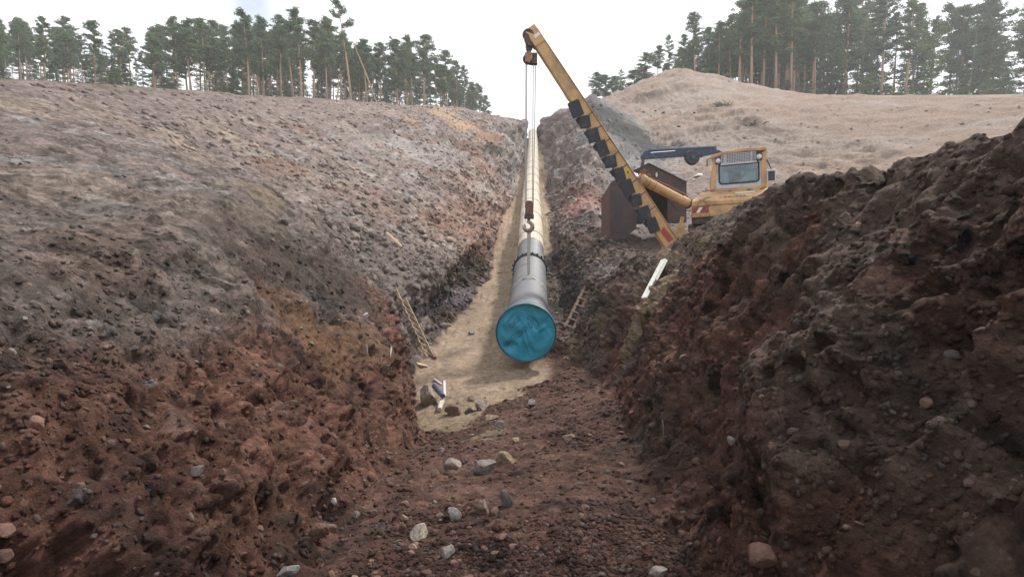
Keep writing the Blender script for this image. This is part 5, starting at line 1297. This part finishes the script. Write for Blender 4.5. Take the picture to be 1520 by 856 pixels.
# a light grid of the ground for setting the trees down
lowm = (DF > 40) & (np.arange(len(DF)) % 3 == 0)
LP_ = PV[lowm]
def gz_far(x, y): return float(LP_[int(np.argmin((LP_[:, 0] - x) ** 2 + (LP_[:, 1] - y) ** 2)), 2])
GL, GR = 'pines on the left hillside', 'pines on the right hilltop'
def plant(kind, px, d, top_py=None, h=None, lab=None, group=None, seed=0, lean=0.0, wide=1.0):
    r = random.Random(seed * 31 + int(px) * 7 + int(d))
    x = P(px, 200, d).x; z = gz_far(x, d) - .15
    if top_py is not None: h = P(px, top_py, d).z - z
    if h < 1.0: return None
    tm_, cm_, hh = r.choice(PROTO[kind]); s = h / hh
    o = empty(NAMES[kind], (x, d, z), r.uniform(0, 6.28) if abs(lean) < .01 else 0)
    ws = wide * max(s, .6) * r.uniform(.72, 1.2) ; o.scale = (ws, ws, s)
    if lean: o.rotation_euler = (0, lean, 0)
    for nm, me in (('trunk', tm_), ('crown', cm_)):
        c = bpy.data.objects.new(nm, me); COL.objects.link(c); c.parent = o
    if group == GL and ' row' not in lab and 'last' not in lab and 'broad' not in lab:
        lab += ', ' + ('at the far left' if px < 200 else 'left of the lone pine' if px < 440 else 'near the lone pine' if px < 570 else 'towards the trench notch')
    if group == GR and ' row' not in lab and 'narrow' not in lab and 'first' not in lab:
        lab += ', ' + ('left of the cab' if px < 1050 else 'above the cab' if px < 1150 else 'right of the cab' if px < 1330 else 'at the far right')
    tag(o, lab, 'tree', group)
    return o
# front row on the left: pixel of the top, distance
plant('tall', 523, 84, -4, lab='tallest lone pine with thin crown rising above the left forest', lean=R(-4), wide=.9)
ORD = 'first second third fourth fifth sixth seventh eighth ninth tenth eleventh twelfth thirteenth fourteenth fifteenth sixteenth seventeenth eighteenth nineteenth twentieth'.split()
front_l = [(372, 12, 80, 'pine'), (394, 22, 84, 'pine'), (420, 20, 88, 'pine'), (449, 13, 82, 'pine'), (468, 28, 90, 'pine'), (487, 20, 86, 'pine'), (508, 50, 92, 'pine'), (545, 58, 95, 'pine'), (566, 62, 98, 'pine'),
           (590, 58, 96, 'pine'), (604, 62, 104, 'pine'), (612, 52, 100, 'pine'), (630, 49, 102, 'pine'), (648, 84, 106, 'pine'), (664, 74, 108, 'pine'), (678, 88, 112, 'pine'), (690, 96, 116, 'pine'), (700, 122, 124, 'pine'), (712, 122, 130, 'pine'), (722, 140, 134, 'pine')]
for i, (px, ty, d, k) in enumerate(front_l):
    lab = 'bare orange-trunked pine, %s from the left in the left forest front row' % ORD[i]
    if px == 722: lab = 'last small pine at the right end of the left forest'
    if px == 449: lab = 'tall broad pine left of the lone pine, bare orange trunk down to the rim'
    plant(k, px, d, ty, lab=lab, group=GL, seed=i, wide=1.0 if px < 690 else .75)
rf = random.Random(77)
def skyline_r(px): return np.interp(px, [880, 905, 940, 990, 1040, 1090, 1110, 1300, 1560], [118, 126, 112, 72, 52, 25, -10, -30, -10])
def skyline_l(px): return np.interp(px, [-40, 100, 250, 372, 490, 520, 600, 640, 690, 715, 745], [15, 25, 18, 30, 35, 62, 72, 66, 108, 136, 158])
for i in range(190):
    px = rf.uniform(-30, 715) if i % 3 else rf.uniform(360, 700)
    d = np.interp(px, [-30, 370, 720], [72, 88, 122]) + rf.uniform(-4, 34)
    k = rf.choices(['pine', 'fir', 'dead', 'birch'], [10, 4, 1.6, .5])[0]
    if 560 < px < 690 and rf.random() < .25: k = 'dead'
    ty = skyline_l(px) + rf.uniform(0, 30) + (46 if k != 'pine' else 0) + (14 if k == 'dead' else 0)
    lab = {'pine': 'pine among the crowded trunks of the left forest', 'fir': 'dark fir filling the gaps of the left forest', 'dead': 'reddish brown dead fir in the left forest', 'birch': 'light green leafy tree in the left forest'}[k]
    plant(k, px, d, ty, lab=lab, group=GL, seed=100 + i)
for i in range(80):     # deeper in the wood
    left = i % 8 < 5
    px = rf.uniform(-30, 700) if left else rf.uniform(985, 1560)
    d = (np.interp(px, [-30, 370, 720], [100, 112, 140]) if left else 112) + rf.uniform(0, 22)
    base = 158 if left else 122
    ty = base - (base - (skyline_l(px) if left else skyline_r(px))) * rf.uniform(.4, .8)
    plant('fir', px, d, ty, lab='dark fir deep inside the %s' % ('left forest' if left else 'wood on the right hilltop'), group=GL if left else GR, seed=900 + i, wide=1.5)
# bare poles at the forest edge
def pole(x0, y0_, x1, y1_, d, w, lab):
    a = P(x0, y0_, d); b = P(x1, y1_, d)
    o = MB().tube([a, a.lerp(b, .5) + Vector((.15, 0, -.1)), b], [w, w * .8, w * .35], 6).build('leaning_trunk', BARK, None); tag(o, lab, 'tree trunk')
pole(562, 162, 524, 62, 83, .13, 'bare thin trunk leaning against the tallest lone pine')
pole(497, 160, 503, 112, 82, .12, 'short snapped trunk leaning right at the left forest edge')
pole(383, 153, 380, 112, 76, .12, 'short slanting bare trunk at the left picture edge of the forest')
# right hilltop
front_r = [(885, 106, 96, 'pine'), (897, 110, 99, 'pine'), (914, 113, 98, 'pine'), (938, 104, 100, 'pine'), (957, 78, 98, 'pine'), (974, 68, 96, 'pine'), (990, 50, 99, 'tall'), (1011, 50, 95, 'pine'), (1028, 18, 92, 'pine'), (1048, 38, 97, 'pine'),
           (1064, 30, 95, 'pine'), (1081, 22, 96, 'pine'), (1095, -6, 92, 'tall'), (1112, -30, 90, 'pine'), (1130, -34, 92, 'pine'), (1148, -40, 90, 'pine'), (1170, -30, 92, 'pine')]
for i, (px, ty, d, k) in enumerate(front_r):
    lab = 'pine along the sandy hill crest, %s in the row from its left end' % ORD[i]
    if px == 1028: lab = 'pine with tall narrow crown in the middle of the hill crest'
    if px == 885: lab = 'first small pine at the left end of the hill crest'
    plant(k, px, d, ty, lab=lab, group=GR, seed=300 + i, wide=.95 if px > 960 else 1.25)
def skyline_r(px): return np.interp(px, [880, 905, 940, 990, 1040, 1090, 1110, 1300, 1560], [118, 126, 112, 72, 52, 25, -10, -30, -10])
for i in range(105):
    px = rf.uniform(890, 1560) if i % 2 else rf.uniform(1000, 1200)
    d = 93 + rf.uniform(2, 28)
    k = rf.choices(['pine', 'fir', 'birch'], [8, 5, 1.6])[0]
    ty = skyline_r(px) + rf.uniform(0, 30) + (30 if k == 'fir' else 0) + (45 if k == 'birch' else 0)
    lab = {'pine': 'pine in the crowded wood behind the sandy hill', 'fir': 'dark fir in the wood behind the sandy hill', 'birch': 'light green leafy tree in the wood behind the sandy hill'}[k]
    plant(k, px, d, ty, lab=lab, group=GR, seed=400 + i)

# young growth along the forest edges
for i in range(70):
    left = i % 2 == 0
    px = rf.uniform(-20, 715) if left else rf.uniform(900, 1540)
    d = (np.interp(px, [-30, 370, 720], [70, 82, 118]) if left else 90) + rf.uniform(-2, 12)
    k = rf.choices(['fir', 'birch', 'dead'], [6, 3, 1])[0]
    lab = {'fir': 'young fir in the undergrowth of the %s forest', 'birch': 'small leafy sapling in the undergrowth of the %s forest', 'dead': 'small brown dead fir in the undergrowth of the %s forest'}[k] % ('left' if left else 'right')
    plant(k, px, d, h=rf.uniform(2.0, 5.0), lab=lab, group=GL if left else GR, seed=700 + i, wide=.9)

# ------------------------------------------------------------------ added scattering volume, imitating lens glare on the far trees
def make_glare_veil(x0, x1, y0, y1, z0, z1, dens):
    m = MB().box(((x0 + x1) / 2, (y0 + y1) / 2, (z0 + z1) / 2), (x1 - x0, y1 - y0, z1 - z0))
    mt = bpy.data.materials.new('glare_veil'); mt.use_nodes = True; t = mt.node_tree; t.nodes.clear()
    o_ = t.nodes.new('ShaderNodeOutputMaterial'); v = t.nodes.new('ShaderNodeVolumePrincipled')
    v.inputs['Color'].default_value = (.95, .97, 1.0, 1); v.inputs['Density'].default_value = dens; v.inputs['Anisotropy'].default_value = 0.2
    t.links.new(v.outputs['Volume'], o_.inputs['Volume'])
    o = m.build('glare_veil', mt); tag(o, 'pale haze in the air over the site', 'glare_veil', kind='stuff'); return o
tops = [o.location.z + 15.5 * o.scale[2] for o in COL.objects if o.type == 'EMPTY' and 'tree' in o.name]
make_glare_veil(-175, 175, -12, 430, float(PV[:, 2].min()) - 1.0, max(max(tops), float(PV[:, 2].max())) + 1.5, 0.0008)
